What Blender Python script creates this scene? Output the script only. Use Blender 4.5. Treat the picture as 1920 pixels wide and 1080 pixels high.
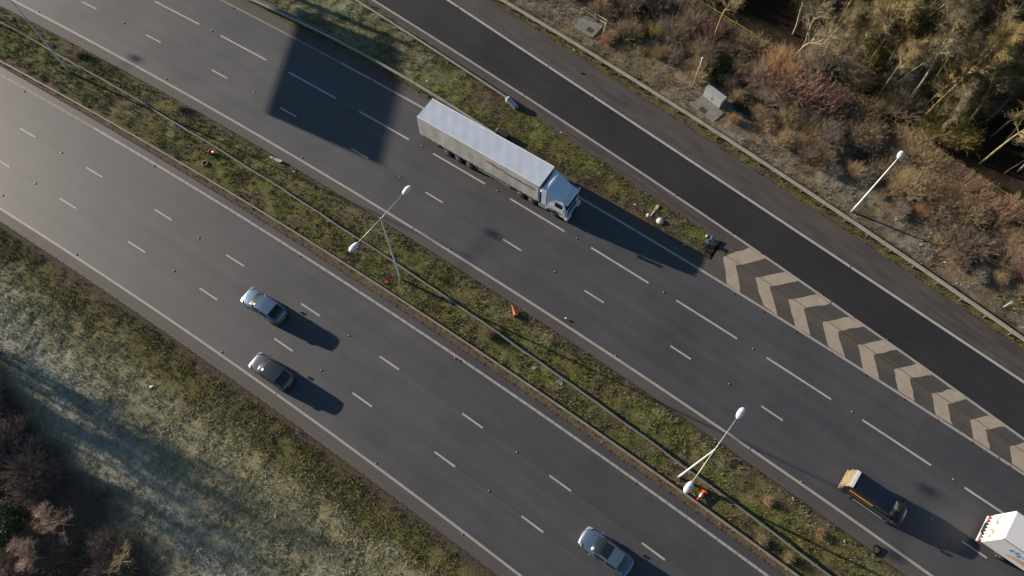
import bpy, bmesh, math, random
import numpy as np
from mathutils import Vector, Matrix

for _o in list(bpy.data.objects):
    bpy.data.objects.remove(_o)
scene = bpy.context.scene
COL = scene.collection
random.seed(7)
rng = np.random.default_rng(11)

# ------------------------------------------------------------------ camera
FPX, HCAM = 1380.0, 62.0            # focal length in px of a 1920 px wide frame, drone height in metres

def cam_axes():
    d = np.array([-7.0, -597.0, -FPX]); d /= np.linalg.norm(d)     # straight down, in camera axes
    Z = -d
    X = np.array([1.0, 0, 0]); X -= X @ Z * Z; X /= np.linalg.norm(X)
    return np.stack([X, np.cross(Z, X), Z])
RC = cam_axes()
cam_data = bpy.data.cameras.new('camera')
cam = bpy.data.objects.new('camera', cam_data)
COL.objects.link(cam)
m4 = Matrix([list(RC[i]) + [0] for i in range(3)] + [[0, 0, 0, 1]])
m4.translation = Vector((0, 0, HCAM))
cam.matrix_world = m4
cam_data.sensor_width = 36.0
cam_data.lens = FPX / 1920 * 36.0
cam_data.clip_start = 0.5
cam_data.clip_end = 6000
scene.camera = cam

def at(px, py, z=0.0):
    """survey: where the line of sight through a photo pixel meets height z"""
    r = RC @ np.array([px - 960.0, 540.0 - py, -FPX])
    t = (z - HCAM) / r[2]
    return np.array([0, 0, HCAM]) + t * r

# ------------------------------------------------------------------ light
SUN_EL = math.radians(13.9)
SHADOW_AZ = math.radians(-26.7)                 # direction shadows run on the ground
to_sun = Vector((-math.cos(SHADOW_AZ) * math.cos(SUN_EL), -math.sin(SHADOW_AZ) * math.cos(SUN_EL), math.sin(SUN_EL)))
world = bpy.data.worlds.new('World')
scene.world = world
world.use_nodes = True
wn = world.node_tree.nodes
wn.clear()
sky = wn.new('ShaderNodeTexSky')
sky.sky_type = 'NISHITA'
sky.sun_disc = False
sky.sun_elevation = SUN_EL
sky.sun_rotation = math.atan2(to_sun.x, to_sun.y) % (2 * math.pi)
sky.air_density = 1.0
sky.dust_density = 0.3
sky.ozone_density = 3.0
bg = wn.new('ShaderNodeBackground')
bg.inputs['Strength'].default_value = 0.06
wo = wn.new('ShaderNodeOutputWorld')
world.node_tree.links.new(sky.outputs[0], bg.inputs[0])
world.node_tree.links.new(bg.outputs[0], wo.inputs[0])
sun_data = bpy.data.lights.new('sun', 'SUN')
sun_data.energy = 5.0
sun_data.angle = math.radians(0.53)
sun_data.color = (1.0, 0.87, 0.72)
sun = bpy.data.objects.new('sun', sun_data)
COL.objects.link(sun)
sun.rotation_euler = to_sun.to_track_quat('Z', 'Y').to_euler()
sun.location = (-60, 30, 80)
scene.view_settings.view_transform = 'Standard'
scene.view_settings.look = 'None'
scene.view_settings.gamma = 1.0
scene.view_settings.use_curve_mapping = False
scene.view_settings.exposure = 0.90

# ------------------------------------------------------------------ helpers
def tag(o, label=None, cat=None, group=None, kind=None):
    if label: o['label'] = label
    if cat: o['category'] = cat
    if group: o['group'] = group
    if kind: o['kind'] = kind
    return o

def link(name, me, parent=None):
    o = bpy.data.objects.new(name, me)
    COL.objects.link(o)
    if parent is not None: o.parent = parent
    return o

def thing(name, label, cat, loc=(0, 0, 0), rz=0.0, group=None):
    o = bpy.data.objects.new(name, None)
    COL.objects.link(o)
    o.location = loc
    o.rotation_euler = (0, 0, rz)
    o.empty_display_size = 0.3
    return tag(o, label, cat, group)

def dup(root, loc, rz, label=None, group=None, scale=None):
    r = root.copy(); COL.objects.link(r)
    r.location = loc; r.rotation_euler = (0, 0, rz)
    if scale is not None: r.scale = scale
    if label: r['label'] = label
    if group: r['group'] = group
    for ch in root.children:
        c = ch.copy(); COL.objects.link(c); c.parent = r
        for g in ch.children:
            d = g.copy(); COL.objects.link(d); d.parent = c
    return r

def np_mesh(name, verts, loops, starts, mat=None, smooth=False, col=None, extra=None):
    me = bpy.data.meshes.new(name)
    verts = np.asarray(verts, np.float32).reshape(-1, 3)
    loops = np.asarray(loops, np.int32).ravel(); starts = np.asarray(starts, np.int32).ravel()
    me.vertices.add(len(verts)); me.vertices.foreach_set('co', verts.ravel())
    me.loops.add(len(loops)); me.loops.foreach_set('vertex_index', loops)
    me.polygons.add(len(starts)); me.polygons.foreach_set('loop_start', starts)
    me.update(calc_edges=True)
    if col is not None:
        a = me.color_attributes.new('tint', 'FLOAT_COLOR', 'POINT')
        c4 = np.ones((len(verts), 4), np.float32); c4[:, :3] = col
        a.data.foreach_set('color', c4.ravel())
    if smooth: me.polygons.foreach_set('use_smooth', np.ones(len(starts), bool))
    if mat: me.materials.append(mat)
    return me

class MB:
    """collects simple solids, then makes one mesh"""
    def __init__(s): s.v = []; s.f = []
    def add(s, vs, fs):
        b = len(s.v); s.v += [tuple(map(float, v)) for v in vs]; s.f += [tuple(b + i for i in f) for f in fs]; return s
    def box(s, c, size, rz=0.0, taper=1.0):
        hx, hy, hz = size[0] / 2, size[1] / 2, size[2] / 2
        ca, sa = math.cos(rz), math.sin(rz)
        vs = []
        for z, k in ((-hz, 1.0), (hz, taper)):
            for x, y in ((-hx, -hy), (hx, -hy), (hx, hy), (-hx, hy)):
                x *= k; y *= k
                vs.append((c[0] + x * ca - y * sa, c[1] + x * sa + y * ca, c[2] + z))
        return s.add(vs, [(3, 2, 1, 0), (4, 5, 6, 7), (0, 1, 5, 4), (1, 2, 6, 5), (2, 3, 7, 6), (3, 0, 4, 7)])
    def tube(s, pts, radii, k=6, cap=True):
        pts = [Vector(p) for p in pts]
        if not hasattr(radii, '__len__'): radii = [radii] * len(pts)
        vs = []; fs = []
        t0 = (pts[1] - pts[0]).normalized()
        ref = Vector((0, 0, 1)) if abs(t0.z) < 0.9 else Vector((1, 0, 0))
        for i, p in enumerate(pts):
            t = (pts[min(i + 1, len(pts) - 1)] - pts[max(i - 1, 0)]).normalized()
            a = t.cross(ref).normalized(); b = a.cross(t)
            for j in range(k):
                an = 2 * math.pi * j / k
                vs.append(p + (a * math.cos(an) + b * math.sin(an)) * radii[i])
        for i in range(len(pts) - 1):
            for j in range(k):
                j2 = (j + 1) % k
                fs.append((i * k + j, i * k + j2, (i + 1) * k + j2, (i + 1) * k + j))
        if cap:
            fs.append(tuple(range(k))[::-1]); fs.append(tuple((len(pts) - 1) * k + j for j in range(k)))
        return s.add(vs, fs)
    def cyl(s, a, b, r, k=12): return s.tube([a, b], [r, r], k)
    def lathe(s, prof, k=20, axis='z', c=(0, 0, 0), closed=False):
        vs = []; fs = []
        for (r, h) in prof:
            for j in range(k):
                an = 2 * math.pi * j / k
                x, y = r * math.cos(an), r * math.sin(an)
                p = (x, y, h) if axis == 'z' else ((x, h, y) if axis == 'y' else (h, x, y))
                vs.append((p[0] + c[0], p[1] + c[1], p[2] + c[2]))
        n = len(prof)
        for i in range(n if closed else n - 1):
            i2 = (i + 1) % n
            for j in range(k):
                j2 = (j + 1) % k
                fs.append((i * k + j, i * k + j2, i2 * k + j2, i2 * k + j))
        if not closed:
            fs.append(tuple(range(k))[::-1]); fs.append(tuple((n - 1) * k + j for j in range(k)))
        return s.add(vs, fs)
    def mesh(s, name, mat=None, smooth=False, bevel=0.0):
        me = bpy.data.meshes.new(name)
        me.from_pydata(s.v, [], s.f)
        bm = bmesh.new(); bm.from_mesh(me)
        bmesh.ops.recalc_face_normals(bm, faces=bm.faces)
        if bevel > 0:
            bmesh.ops.bevel(bm, geom=[e for e in bm.edges if len(e.link_faces) == 2 and e.calc_face_angle(0) > 0.6],
                            offset=bevel, segments=2, affect='EDGES', profile=0.6)
        bm.to_mesh(me); bm.free()
        if smooth: me.polygons.foreach_set('use_smooth', np.ones(len(me.polygons), bool))
        if mat: me.materials.append(mat)
        return me
    def build(s, name, mat, parent=None, smooth=False, bevel=0.0):
        return link(name, s.mesh(name, mat, smooth, bevel), parent)

# ------------------------------------------------------------------ materials
def principled(name, rough=0.6, spec=0.5, metal=0.0):
    m = bpy.data.materials.new(name); m.use_nodes = True
    b = m.node_tree.nodes['Principled BSDF']
    b.inputs['Roughness'].default_value = rough
    b.inputs['Specular IOR Level'].default_value = spec
    b.inputs['Metallic'].default_value = metal
    return m, m.node_tree, b

def noise(nt, scale, detail=4, rough=0.55, vec=None, mapscale=None):
    n = nt.nodes.new('ShaderNodeTexNoise')
    n.inputs['Scale'].default_value = scale; n.inputs['Detail'].default_value = detail
    n.inputs['Roughness'].default_value = rough
    if vec is None:
        vec = nt.nodes.new('ShaderNodeTexCoord').outputs['Object']
    if mapscale:
        mp = nt.nodes.new('ShaderNodeMapping'); mp.inputs['Scale'].default_value = mapscale
        nt.links.new(vec, mp.inputs['Vector']); vec = mp.outputs[0]
    nt.links.new(vec, n.inputs['Vector'])
    return n

def ramp(nt, fac, stops):
    r = nt.nodes.new('ShaderNodeValToRGB')
    e = r.color_ramp.elements
    while len(e) < len(stops): e.new(0.5)
    for i, (p, c) in enumerate(stops):
        e[i].position = p; e[i].color = (*c, 1) if len(c) == 3 else c
    nt.links.new(fac, r.inputs[0])
    return r

def mixc(nt, a, b, fac, mode='MIX'):
    m = nt.nodes.new('ShaderNodeMix'); m.data_type = 'RGBA'; m.blend_type = mode
    for sock, v in ((m.inputs[0], fac), (m.inputs[6], a), (m.inputs[7], b)):
        if hasattr(v, 'is_linked') or hasattr(v, 'links'): nt.links.new(v, sock)
        elif isinstance(v, (int, float)): sock.default_value = v
        else: sock.default_value = (*v, 1) if len(v) == 3 else v
    return m.outputs[2]

def bump(nt, b, h, strength=0.3, dist=0.05):
    n = nt.nodes.new('ShaderNodeBump'); n.inputs['Strength'].default_value = strength; n.inputs['Distance'].default_value = dist
    nt.links.new(h, n.inputs['Height']); nt.links.new(n.outputs[0], b.inputs['Normal'])

def simple(name, col, rough=0.6, spec=0.5, metal=0.0, var=0.18, scale=3.0, coat=0.0):
    """a plain colour with mild procedural grime"""
    m, nt, b = principled(name, rough, spec, metal)
    n = noise(nt, scale, 5, 0.6)
    lo = tuple(c * (1 - var) for c in col); hi = tuple(min(1, c * (1 + var * 0.6)) for c in col)
    r = ramp(nt, n.outputs[0], [(0.3, lo), (0.7, hi)])
    nt.links.new(r.outputs[0], b.inputs['Base Color'])
    if coat: b.inputs['Coat Weight'].default_value = coat; b.inputs['Coat Roughness'].default_value = 0.08
    return m

def attr_mat(name, rough=0.9, spec=0.2, var=0.3, scale=6.0, bumps=0.0, rnd=0.0):
    """colour of the stuff itself from the mesh, broken up by noise"""
    m, nt, b = principled(name, rough, spec)
    a = nt.nodes.new('ShaderNodeVertexColor'); a.layer_name = 'tint'
    n = noise(nt, scale, 6, 0.65)
    r = ramp(nt, n.outputs[0], [(0.28, (1 - var,) * 3), (0.72, (1 + var,) * 3)])
    c = mixc(nt, a.outputs[0], r.outputs[0], 1.0, 'MULTIPLY')
    nt.links.new(c, b.inputs['Base Color'])
    if bumps: bump(nt, b, n.outputs[0], 0.8, bumps)
    return m

def bark_mat(name, cols, rough=0.9):
    """varies from plant to plant and along each stem"""
    m, nt, b = principled(name, rough, 0.15)
    oi = nt.nodes.new('ShaderNodeObjectInfo')
    r = ramp(nt, oi.outputs['Random'], [(i / (len(cols) - 1), c) for i, c in enumerate(cols)])
    n = noise(nt, 1.6, 4)
    r2 = ramp(nt, n.outputs[0], [(0.3, (0.6, 0.6, 0.6)), (0.7, (1.3, 1.3, 1.25))])
    c = mixc(nt, r.outputs[0], r2.outputs[0], 1.0, 'MULTIPLY')
    nt.links.new(c, b.inputs['Base Color'])
    return m

# value noise for laying out the ground
def vnoise(x, y, seed=0):
    xi = np.floor(x).astype(np.int64); yi = np.floor(y).astype(np.int64)
    fx = x - xi; fy = y - yi
    fx = fx * fx * (3 - 2 * fx); fy = fy * fy * (3 - 2 * fy)
    def h(a, b):
        n = (a * 374761393 + b * 668265263 + seed * 982451653) & 0x7fffffff
        n = ((n ^ (n >> 13)) * 1274126177) & 0x7fffffff
        return ((n ^ (n >> 16)) & 0xffff) / 65535.0
    return (h(xi, yi) * (1 - fx) + h(xi + 1, yi) * fx) * (1 - fy) + (h(xi, yi + 1) * (1 - fx) + h(xi + 1, yi + 1) * fx) * fy
def fbm(x, y, f, seed=0, octv=4):
    s = 0; a = 0.5; tot = 0
    for i in range(octv):
        s = s + a * vnoise(x * f, y * f, seed + i * 17); tot += a; a *= 0.55; f *= 2.03
    return s / tot
def sstep(a, b, x):
    t = np.clip((x - a) / (b - a), 0, 1); return t * t * (3 - 2 * t)

# ------------------------------------------------------------------ survey of the long lines (edges, markings, barriers)
FEAT = {
'F0':(0,[(0,415),(143,507),(287,610),(447,717),(640,858),(773,960),(933,1078)]),
'F1':(0,[(0,392),(80,441),(167,497),(313,597),(493,719),(640,828),(797,945),(977,1079)]),
'L1':(0,[(128,382),(257,463),(392,552),(531,647),(678,748),(834,861),(1001,985)]),
'L2':(0,[(54,250),(178,324),(308,404),(442,489),(582,581),(729,680),(887,789),(1053,908),(1229,1037)]),
'F2':(0,[(0,140),(200,253),(375,360),(500,435),(640,526),(857,670),(935,720),(1053,803),(1280,965),(1440,1080)]),
'F3':(0,[(100,177),(233,263),(397,358),(633,503),(820,623),(957,720),(1280,943),(1470,1080)]),
'R3':(.65,[(0,112),(130,190),(240,247),(430,359),(640,492),(853,623),(986,720),(1280,925),(1497,1080)]),
'R4':(.65,[(0,40),(93,92),(200,153),(370,257),(540,360),(640,425),(753,502),(880,587),(990,663),(1075,720),(1276,868),(1453,1003),(1557,1080)]),
'F5':(0,[(0,10),(117,70),(277,157),(393,223),(500,287),(636,362),(717,413),(873,510),(960,573),(1073,640),(1190,718),(1280,783),(1340,827),(1447,890),(1557,983),(1697,1080)]),
'F6':(0,[(18,0),(117,48),(253,122),(417,212),(640,347),(773,427),(940,535),(1073,620),(1233,720),(1280,757),(1413,847),(1580,960),(1747,1080)]),
'U1':(0,[(170,12),(289,73),(413,140),(542,210),(674,287),(815,371),(960,460),(1115,557),(1280,664),(1452,777)]),
'U2':(0,[(337,27),(460,92),(590,161),(721,235),(861,317),(1007,403),(1162,498),(1328,601),(1502,712),(1691,836)]),
'F7':(0,[(410,0),(567,78),(640,116),(790,200),(1087,373),(1280,487),(1387,548),(1563,662),(1657,720),(1813,820),(1920,887)]),
'F8':(0,[(457,0),(567,57),(640,97),(787,183),(1107,360),(1273,453)]),
'R8':(.65,[(473,0),(640,80),(773,153),(907,237)]),
'R9':(.65,[(668,0),(763,60),(820,100),(887,138),(947,182)]),
'F9':(0,[(690,0),(873,128),(990,207),(1073,257),(1157,320),(1213,360),(1280,403),(1340,440)]),
'F10':(0,[(703,0),(823,80),(940,155),(1070,233),(1257,360),(1280,378),(1380,442),(1497,523),(1613,607),(1773,719),(1920,823)]),
'F11':(0,[(840,0),(973,88),(1107,178),(1280,292),(1380,360),(1513,443),(1680,557),(1913,713)]),
'F12':(0,[(920,0),(1023,67),(1107,123),(1207,190),(1280,230),(1380,297),(1482,360),(1580,427),(1713,520),(1913,653)]),
'R13':(.65,[(943,0),(1073,78),(1207,163),(1280,206),(1413,290),(1520,360),(1663,460),(1780,542),(1920,633)]),
'FENCE':(1.1,[(1302,0),(1360,29),(1420,64),(1479,101),(1601,179),(1642,208),(1721,268),(1839,330),(1913,375)]),
}
AX = math.radians(-34.3)
D2 = np.array([math.cos(AX), math.sin(AX)]); N2 = np.array([-math.sin(AX), math.cos(AX)])
FIT = {}
for k_, (z_, p_) in FEAT.items():
    g_ = np.array([at(x, y, z_)[:2] for x, y in p_]); s_ = g_ @ D2; t_ = g_ @ N2
    FIT[k_] = (np.polyfit(s_, t_, 2), s_.min(), s_.max())
def T(k, s):
    """lateral position of a long line at station s (straight on past its surveyed ends)"""
    c, a, b = FIT[k]
    s = np.asarray(s, float); q = np.clip(s, a, b)
    sl = 2 * c[0] * q + c[1]
    if k in ('R8',): sl = np.where(s < a, -0.03, sl)
    return np.polyval(c, q) + sl * (s - q)
def W(s, t, z=0.0):
    s = np.asarray(s, float); t = np.asarray(t, float)
    return np.stack([s * D2[0] + t * N2[0], s * D2[1] + t * N2[1], np.zeros_like(s) + z], -1)
def ST(x, y): return x * D2[0] + y * D2[1], x * N2[0] + y * N2[1]
def heading(k, s):
    e = T(k, s + 1) - T(k, s - 1)
    return AX + math.atan2(float(e), 2.0)
S0, S1 = -170.0, 130.0
# station where the verge between the carriageway and the slip road ends
NOSE = ST(*at(1330, 470)[:2])[0]
# ------------------------------------------------------------------ road surfaces
def asphalt(name, c0, c1, rough=0.62, spec=0.5, dirt=None):
    m, nt, b = principled(name, rough, spec)
    uv = nt.nodes.new('ShaderNodeTexCoord').outputs['UV']
    tone = nt.nodes.new('ShaderNodeVertexColor'); tone.layer_name = 'tint'
    streak = noise(nt, 1.0, 5, 0.6, uv, (0.035, 1.3, 1))
    blot = noise(nt, 0.16, 5, 0.62)
    grit = noise(nt, 26.0, 3, 0.8)
    r = ramp(nt, streak.outputs[0], [(0.3, c0), (0.7, c1)])
    r2 = ramp(nt, blot.outputs[0], [(0.3, (0.84, 0.84, 0.85)), (0.7, (1.14, 1.13, 1.12))])
    r3 = ramp(nt, grit.outputs[0], [(0.3, (0.8, 0.8, 0.8)), (0.7, (1.2, 1.2, 1.2))])
    c = mixc(nt, r.outputs[0], r2.outputs[0], 1.0, 'MULTIPLY')
    c = mixc(nt, c, r3.outputs[0], 1.0, 'MULTIPLY')
    c = mixc(nt, c, tone.outputs[0], 1.0, 'MULTIPLY')
    if dirt:
        dn = noise(nt, 1.0, 5, 0.65, uv, (0.22, 1.1, 1))
        f = ramp(nt, dn.outputs[0], [(0.42, (0, 0, 0)), (0.62, (1, 1, 1))])
        c = mixc(nt, c, dirt, f.outputs[0])
    nt.links.new(c, b.inputs['Base Color'])
    rr = ramp(nt, blot.outputs[0], [(0.3, (rough - 0.06,) * 3), (0.7, (rough + 0.07,) * 3)])
    nt.links.new(rr.outputs[0], b.inputs['Roughness'])
    bump(nt, b, grit.outputs[0], 0.25, 0.01)
    return m

M_MAIN = asphalt('worn_asphalt', (0.056, 0.055, 0.058), (0.073, 0.071, 0.073), 0.57, 0.6)
M_SLIP = asphalt('new_dark_asphalt', (0.024, 0.023, 0.024), (0.033, 0.032, 0.033), 0.66, 0.35)
M_EDGE = asphalt('dusty_edge_asphalt', (0.074, 0.066, 0.060), (0.100, 0.089, 0.079), 0.72, 0.4)
M_SHOULDER = asphalt('dusty_shoulder_asphalt', (0.052, 0.046, 0.044), (0.076, 0.067, 0.062), 0.72, 0.4, dirt=(0.090, 0.078, 0.068))
M_GORE = asphalt('mossy_gore_asphalt', (0.072, 0.066, 0.060), (0.100, 0.090, 0.080), 0.75, 0.35, dirt=(0.098, 0.082, 0.052))

def strip(name, cols, tones, mat, s0, s1, z=0.0, step=2.0, label=None, sub=3, wear=0.0):
    """ribbon of road between long lines; cols = functions of s giving lateral positions"""
    n = int(math.ceil((s1 - s0) / step)) + 1
    ss = np.linspace(s0, s1, n)
    base = [c(ss) for c in cols]
    lat = []; tn = []; vv = []
    for i in range(len(base) - 1):
        for j in range(sub + 1):
            f = j / sub
            # traffic wear across a lane: polished wheel tracks, an oily middle
            wr = 1 + wear * (0.05 * math.exp(-((f - .27) / .09) ** 2) + 0.05 * math.exp(-((f - .73) / .09) ** 2) - 0.05 * math.exp(-((f - .5) / .10) ** 2))
            lat.append(base[i] * (1 - f) + base[i + 1] * f); tn.append(tones[i] * wr); vv.append((i + f) * 3.7)
    ncol = len(lat)
    P = np.stack([W(ss, l, z) for l in lat], 1)            # n, ncol, 3
    idx = np.arange(n * ncol).reshape(n, ncol)
    qs = []
    for c in range(ncol - 1):
        if (c + 1) % (sub + 1) == 0: continue
        qs.append(np.stack([idx[:-1, c], idx[1:, c], idx[1:, c + 1], idx[:-1, c + 1]], -1))
    qs = np.concatenate(qs).reshape(-1, 4)
    colr = np.repeat(np.array(tn, np.float32)[None, :, None], n, 0).repeat(3, 2).reshape(-1, 3)
    me = np_mesh(name, P.reshape(-1, 3), qs, np.arange(0, len(qs) * 4, 4), mat, col=colr)
    # make every face look up
    if me.polygons[0].normal.z < 0: me.flip_normals()
    uvl = me.uv_layers.new(name='UVMap')
    li = np.zeros(len(me.loops), np.int32); me.loops.foreach_get('vertex_index', li)
    U = np.repeat(ss[:, None], ncol, 1).ravel(); V = np.repeat(np.array(vv)[None, :], n, 0).ravel()
    uvl.data.foreach_set('uv', np.stack([U[li], V[li]], -1).astype(np.float32).ravel())
    o = link(name, me); tag(o, label, kind='structure')
    return o

def f(k, off=0.0): return lambda s: T(k, s) + off
def lane(a, b, fr): return lambda s: T(a, s) * (1 - fr) + T(b, s) * fr

# wheel tracks: each lane as edge / track / centre / track / edge bands with slightly different wear
road_near = strip('carriageway', [f('F1'), f('L1'), f('L2'), f('F2')], [1.04, 1.0, 0.93], M_MAIN, S0, S1,
                  label='three lane carriageway with cars on the near side of the grassed median', sub=14, wear=1.0)
edge_a = strip('hard_strip', [f('F0', -0.05), f('F1')], [1.08], M_EDGE, S0, S1, label='dusty hard strip between white edge line and frosty field')
edge_b = strip('hard_strip', [f('F2'), f('F3')], [0.86], M_MAIN, S0, S1, label='narrow hard strip beside the ribbed edge line')
road_far = strip('carriageway', [f('F6'), f('U1'), f('U2'), f('F7')], [0.97, 1.0, 0.97], M_MAIN, S0, S1,
                 label='three lane carriageway carrying the lorries beyond the median', sub=14, wear=1.0)
edge_c = strip('hard_strip', [f('F5'), f('F6')], [1.0], M_EDGE, S0, S1, label='dusty hard strip beside the median grass')
edge_d = strip('hard_strip', [f('F7'), f('F8')], [0.95], M_EDGE, S0, NOSE + 0.6, label='hard strip in front of the verge barrier')
slip = strip('slip_road', [f('F10'), f('F11')], [1.0], M_SLIP, S0, S1, label='dark newly surfaced slip road lane')
edge_e = strip('hard_strip', [f('F9', -0.1), f('F10')], [0.85], M_SHOULDER, S0, NOSE + 0.6, label='hard strip between slip road line and verge')
shoulder = strip('hard_shoulder', [f('F11'), f('F12')], [1.0], M_SHOULDER, S0, S1, label='brown dusty shoulder outside the slip road')
gore = strip('gore_area', [f('F7'), lane('F7', 'F10', 0.34), lane('F7', 'F10', 0.62), f('F10')], [0.88, 0.92, 0.84], M_EDGE, NOSE + 0.6, S1,
             label='hatched gore between carriageway and slip road')
moss = strip('moss_band', [lane('F7', 'F10', 0.30), lane('F7', 'F10', 0.45), lane('F7', 'F10', 0.64)], [1.0, 0.9], M_GORE, NOSE + 0.8, S1, 0.004,
             label='olive grime lying along the middle of the hatched gore')
for a_, b_, s_, e_, k_ in (('U2', 'F7', 21.0, 39.0, 0.86), ('L2', 'F2', -8.0, 34.0, 0.93), ('L1', 'L2', -66.0, -47.0, 1.06), ('U1', 'U2', -52.0, -39.0, 0.93)):
    strip('road_patch', [lane(a_, b_, 0.06), lane(a_, b_, 0.94)], [k_], M_MAIN, s_, e_, 0.003, label='faint rectangular resurfacing patch in a lane')

# ------------------------------------------------------------------ painted markings
def paint(name, col, worn, under):
    m, nt, b = principled(name, 0.6, 0.4)
    n = noise(nt, 7.0, 5, 0.7); n2 = noise(nt, 1.2, 3)
    k = ramp(nt, n.outputs[0], [(worn, (0, 0, 0)), (worn + 0.14, (1, 1, 1))])
    hi = ramp(nt, n2.outputs[0], [(0.3, tuple(c * 0.82 for c in col)), (0.7, col)])
    nt.links.new(mixc(nt, under, hi.outputs[0], k.outputs[0]), b.inputs['Base Color'])
    return m
P_WHITE = paint('white_road_paint', (0.38, 0.345, 0.305), 0.22, (0.12, 0.11, 0.10))
P_DASH = paint('white_dash_paint', (0.46, 0.43, 0.39), 0.25, (0.10, 0.095, 0.09))
P_TAN = paint('faded_tan_road_paint', (0.27, 0.22, 0.175), 0.24, (0.11, 0.09, 0.075))
P_CHEV = paint('weathered_chevron_paint', (0.42, 0.35, 0.265), 0.29, (0.17, 0.14, 0.11))
M_SEAM = simple('joint_sealant', (0.034, 0.032, 0.032), 0.6)

def ribbon_mesh(name, cen, half, s0, s1, mat, z, step=1.5):
    n = max(2, int((s1 - s0) / step) + 1); ss = np.linspace(s0, s1, n)
    c = cen(ss)
    a = W(ss, c - half, z); b = W(ss, c + half, z)
    v = np.concatenate([a, b]); i = np.arange(n - 1)
    q = np.stack([i, i + 1, i + 1 + n, i + n], -1)
    return np_mesh(name, v, q, np.arange(0, len(q) * 4, 4), mat)

def edge_line(parent, k, half, mat, s0=S0, s1=S1, gaps=(), off=0.0):
    # long lines were laid in runs with a hairline break between
    s = s0
    while s < s1:
        e = min(s1, s + 36.0)
        link('edge_line', ribbon_mesh('edge_line', f(k, off), half, s, e - 0.10, mat, 0.005), parent)
        s = e
edge_line(road_near, 'F1', 0.10, P_WHITE)
edge_line(road_far, 'F6', 0.11, P_WHITE)
edge_line(road_far, 'F7', 0.10, P_TAN, S0, ST(*at(640, 116)[:2])[0])
edge_line(road_far, 'F7', 0.11, P_WHITE, ST(*at(640, 116)[:2])[0], S1)
edge_line(slip, 'F10', 0.11, P_WHITE)
edge_line(slip, 'F11', 0.12, P_DASH)
# ribbed line of the near carriageway: short laid blocks
s = -95.0
while s < 45.0:
    link('edge_line_block', ribbon_mesh('edge_line_block', f('F2'), 0.11, s, s + 0.885, P_TAN if s < -60 else P_WHITE, 0.005, 0.5), road_near)
    s += 0.93
def dashes(parent, k, first_px, period, length, half, mat, name='lane_dash', lo=-120, hi=70):
    s_ = ST(*at(*first_px)[:2])[0]
    i = math.ceil((lo - s_) / period); 
    while s_ + i * period < hi:
        a = s_ + i * period
        link(name, ribbon_mesh(name, f(k), half, a - length / 2, a + length / 2, mat, 0.005, 1.0), parent)
        i += 1
def period_of(pts):
    s_ = [ST(*at(*p)[:2])[0] for p in pts]
    return float(np.polyfit(np.arange(len(s_)), s_, 1)[0])
dashes(road_near, 'L1', (531, 647), period_of(FEAT['L1'][1]), 2.15, 0.075, P_DASH)
dashes(road_near, 'L2', (582, 581), period_of(FEAT['L2'][1]), 2.15, 0.075, P_DASH)
dashes(road_far, 'U1', (960, 460), period_of(FEAT['U1'][1]), 2.1, 0.075, P_DASH)
dashes(road_far, 'U2', (1007, 403), period_of(FEAT['U2'][1]), 6.3, 0.085, P_DASH)
for k, p in (('L1', road_near), ('L2', road_near), ('U1', road_far)):
    s = -110.0
    while s < 60:
        L = rng.uniform(9, 24)
        if rng.random() < 0.6:
            ph = rng.uniform(0, 6)
            link('joint_seam', ribbon_mesh('joint_seam', lambda q, k=k, ph=ph: T(k, q) + 0.12 + 0.03 * np.sin(q * 0.7 + ph), 0.013, s, s + L, M_SEAM, 0.004, 0.8), p)
        s += L + rng.uniform(0, 6)

# chevrons in the gore: six corner points surveyed on five of them, the rest stepped between
CH = {0: [(1355.6, 482), (1363, 533.5), (1388, 548), (1380, 498), (1404.4, 466.7), (1434, 487.4)],
      1: [(1415.6, 520.7), (1429.6, 574), (1457.8, 591), (1443, 537), (1471, 512), (1495.6, 530)],
      5: [(1676, 691.6), (1685.6, 731), (1716.7, 750.4), (1705.6, 710.7), (1717.8, 685.6), (1744, 704)],
      6: [(1746, 737.8), (1755.6, 774), (1787.8, 795), (1775.6, 757.8), (1784, 732), (1811, 750)],
      7: [(1819, 786.7), (1826.7, 819), (1859.6, 840.4), (1847.8, 806), (1853, 780), (1883, 801)]}
KEY = sorted(CH)
CG = {k: np.array([ST(*at(*p)[:2]) for p in CH[k]]) for k in KEY}
apex_off = []
for n in range(0, 11):
    if n in CG: g = CG[n]
    elif n < 7:
        w = (n - 1) / 4.0; g = CG[1] * (1 - w) + CG[5] * w
    else: g = CG[7] + (CG[7] - CG[6]) * (n - 7)
    g = g.copy()
    for i in (1, 2): g[i, 1] = T('F7', g[i, 0]) + 0.16
    for i in (4, 5): g[i, 1] = min(T('F10', g[i, 0]) - 0.12, g[i, 1] + 0.3)
    apex_off.append((g[0, 0], g[0, 1] + 0.30))
    def sub(a, b, k=4): return [a + (b - a) * i / k for i in range(k)]
    # each leg gets slightly wavering hand-laid edges
    outer = sub(g[4], g[0]) + sub(g[0], g[1]); inner = sub(g[5], g[3]) + sub(g[3], g[2])
    outer.append(g[1]); inner.append(g[2])
    o2 = np.array(outer) + rng.normal(0, 0.035, (9, 2)); i2 = np.array(inner) + rng.normal(0, 0.035, (9, 2))
    for a, (ka, kb) in enumerate(((0, 4), (4, 8))):
        ou = o2[ka:kb + 1].copy(); inn = i2[ka:kb + 1].copy()
        v = np.concatenate([W(ou[:, 0], ou[:, 1], 0.009), W(inn[:, 0], inn[:, 1], 0.009)])
        i = np.arange(4); q = np.stack([i, i + 5, i + 6, i + 1], -1)
        link('chevron_leg', np_mesh('chevron_leg', v, q, np.arange(0, 16, 4), P_CHEV), gore)
ap = np.array(apex_off); cp = np.polyfit(ap[:, 0], ap[:, 1], 2)
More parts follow.
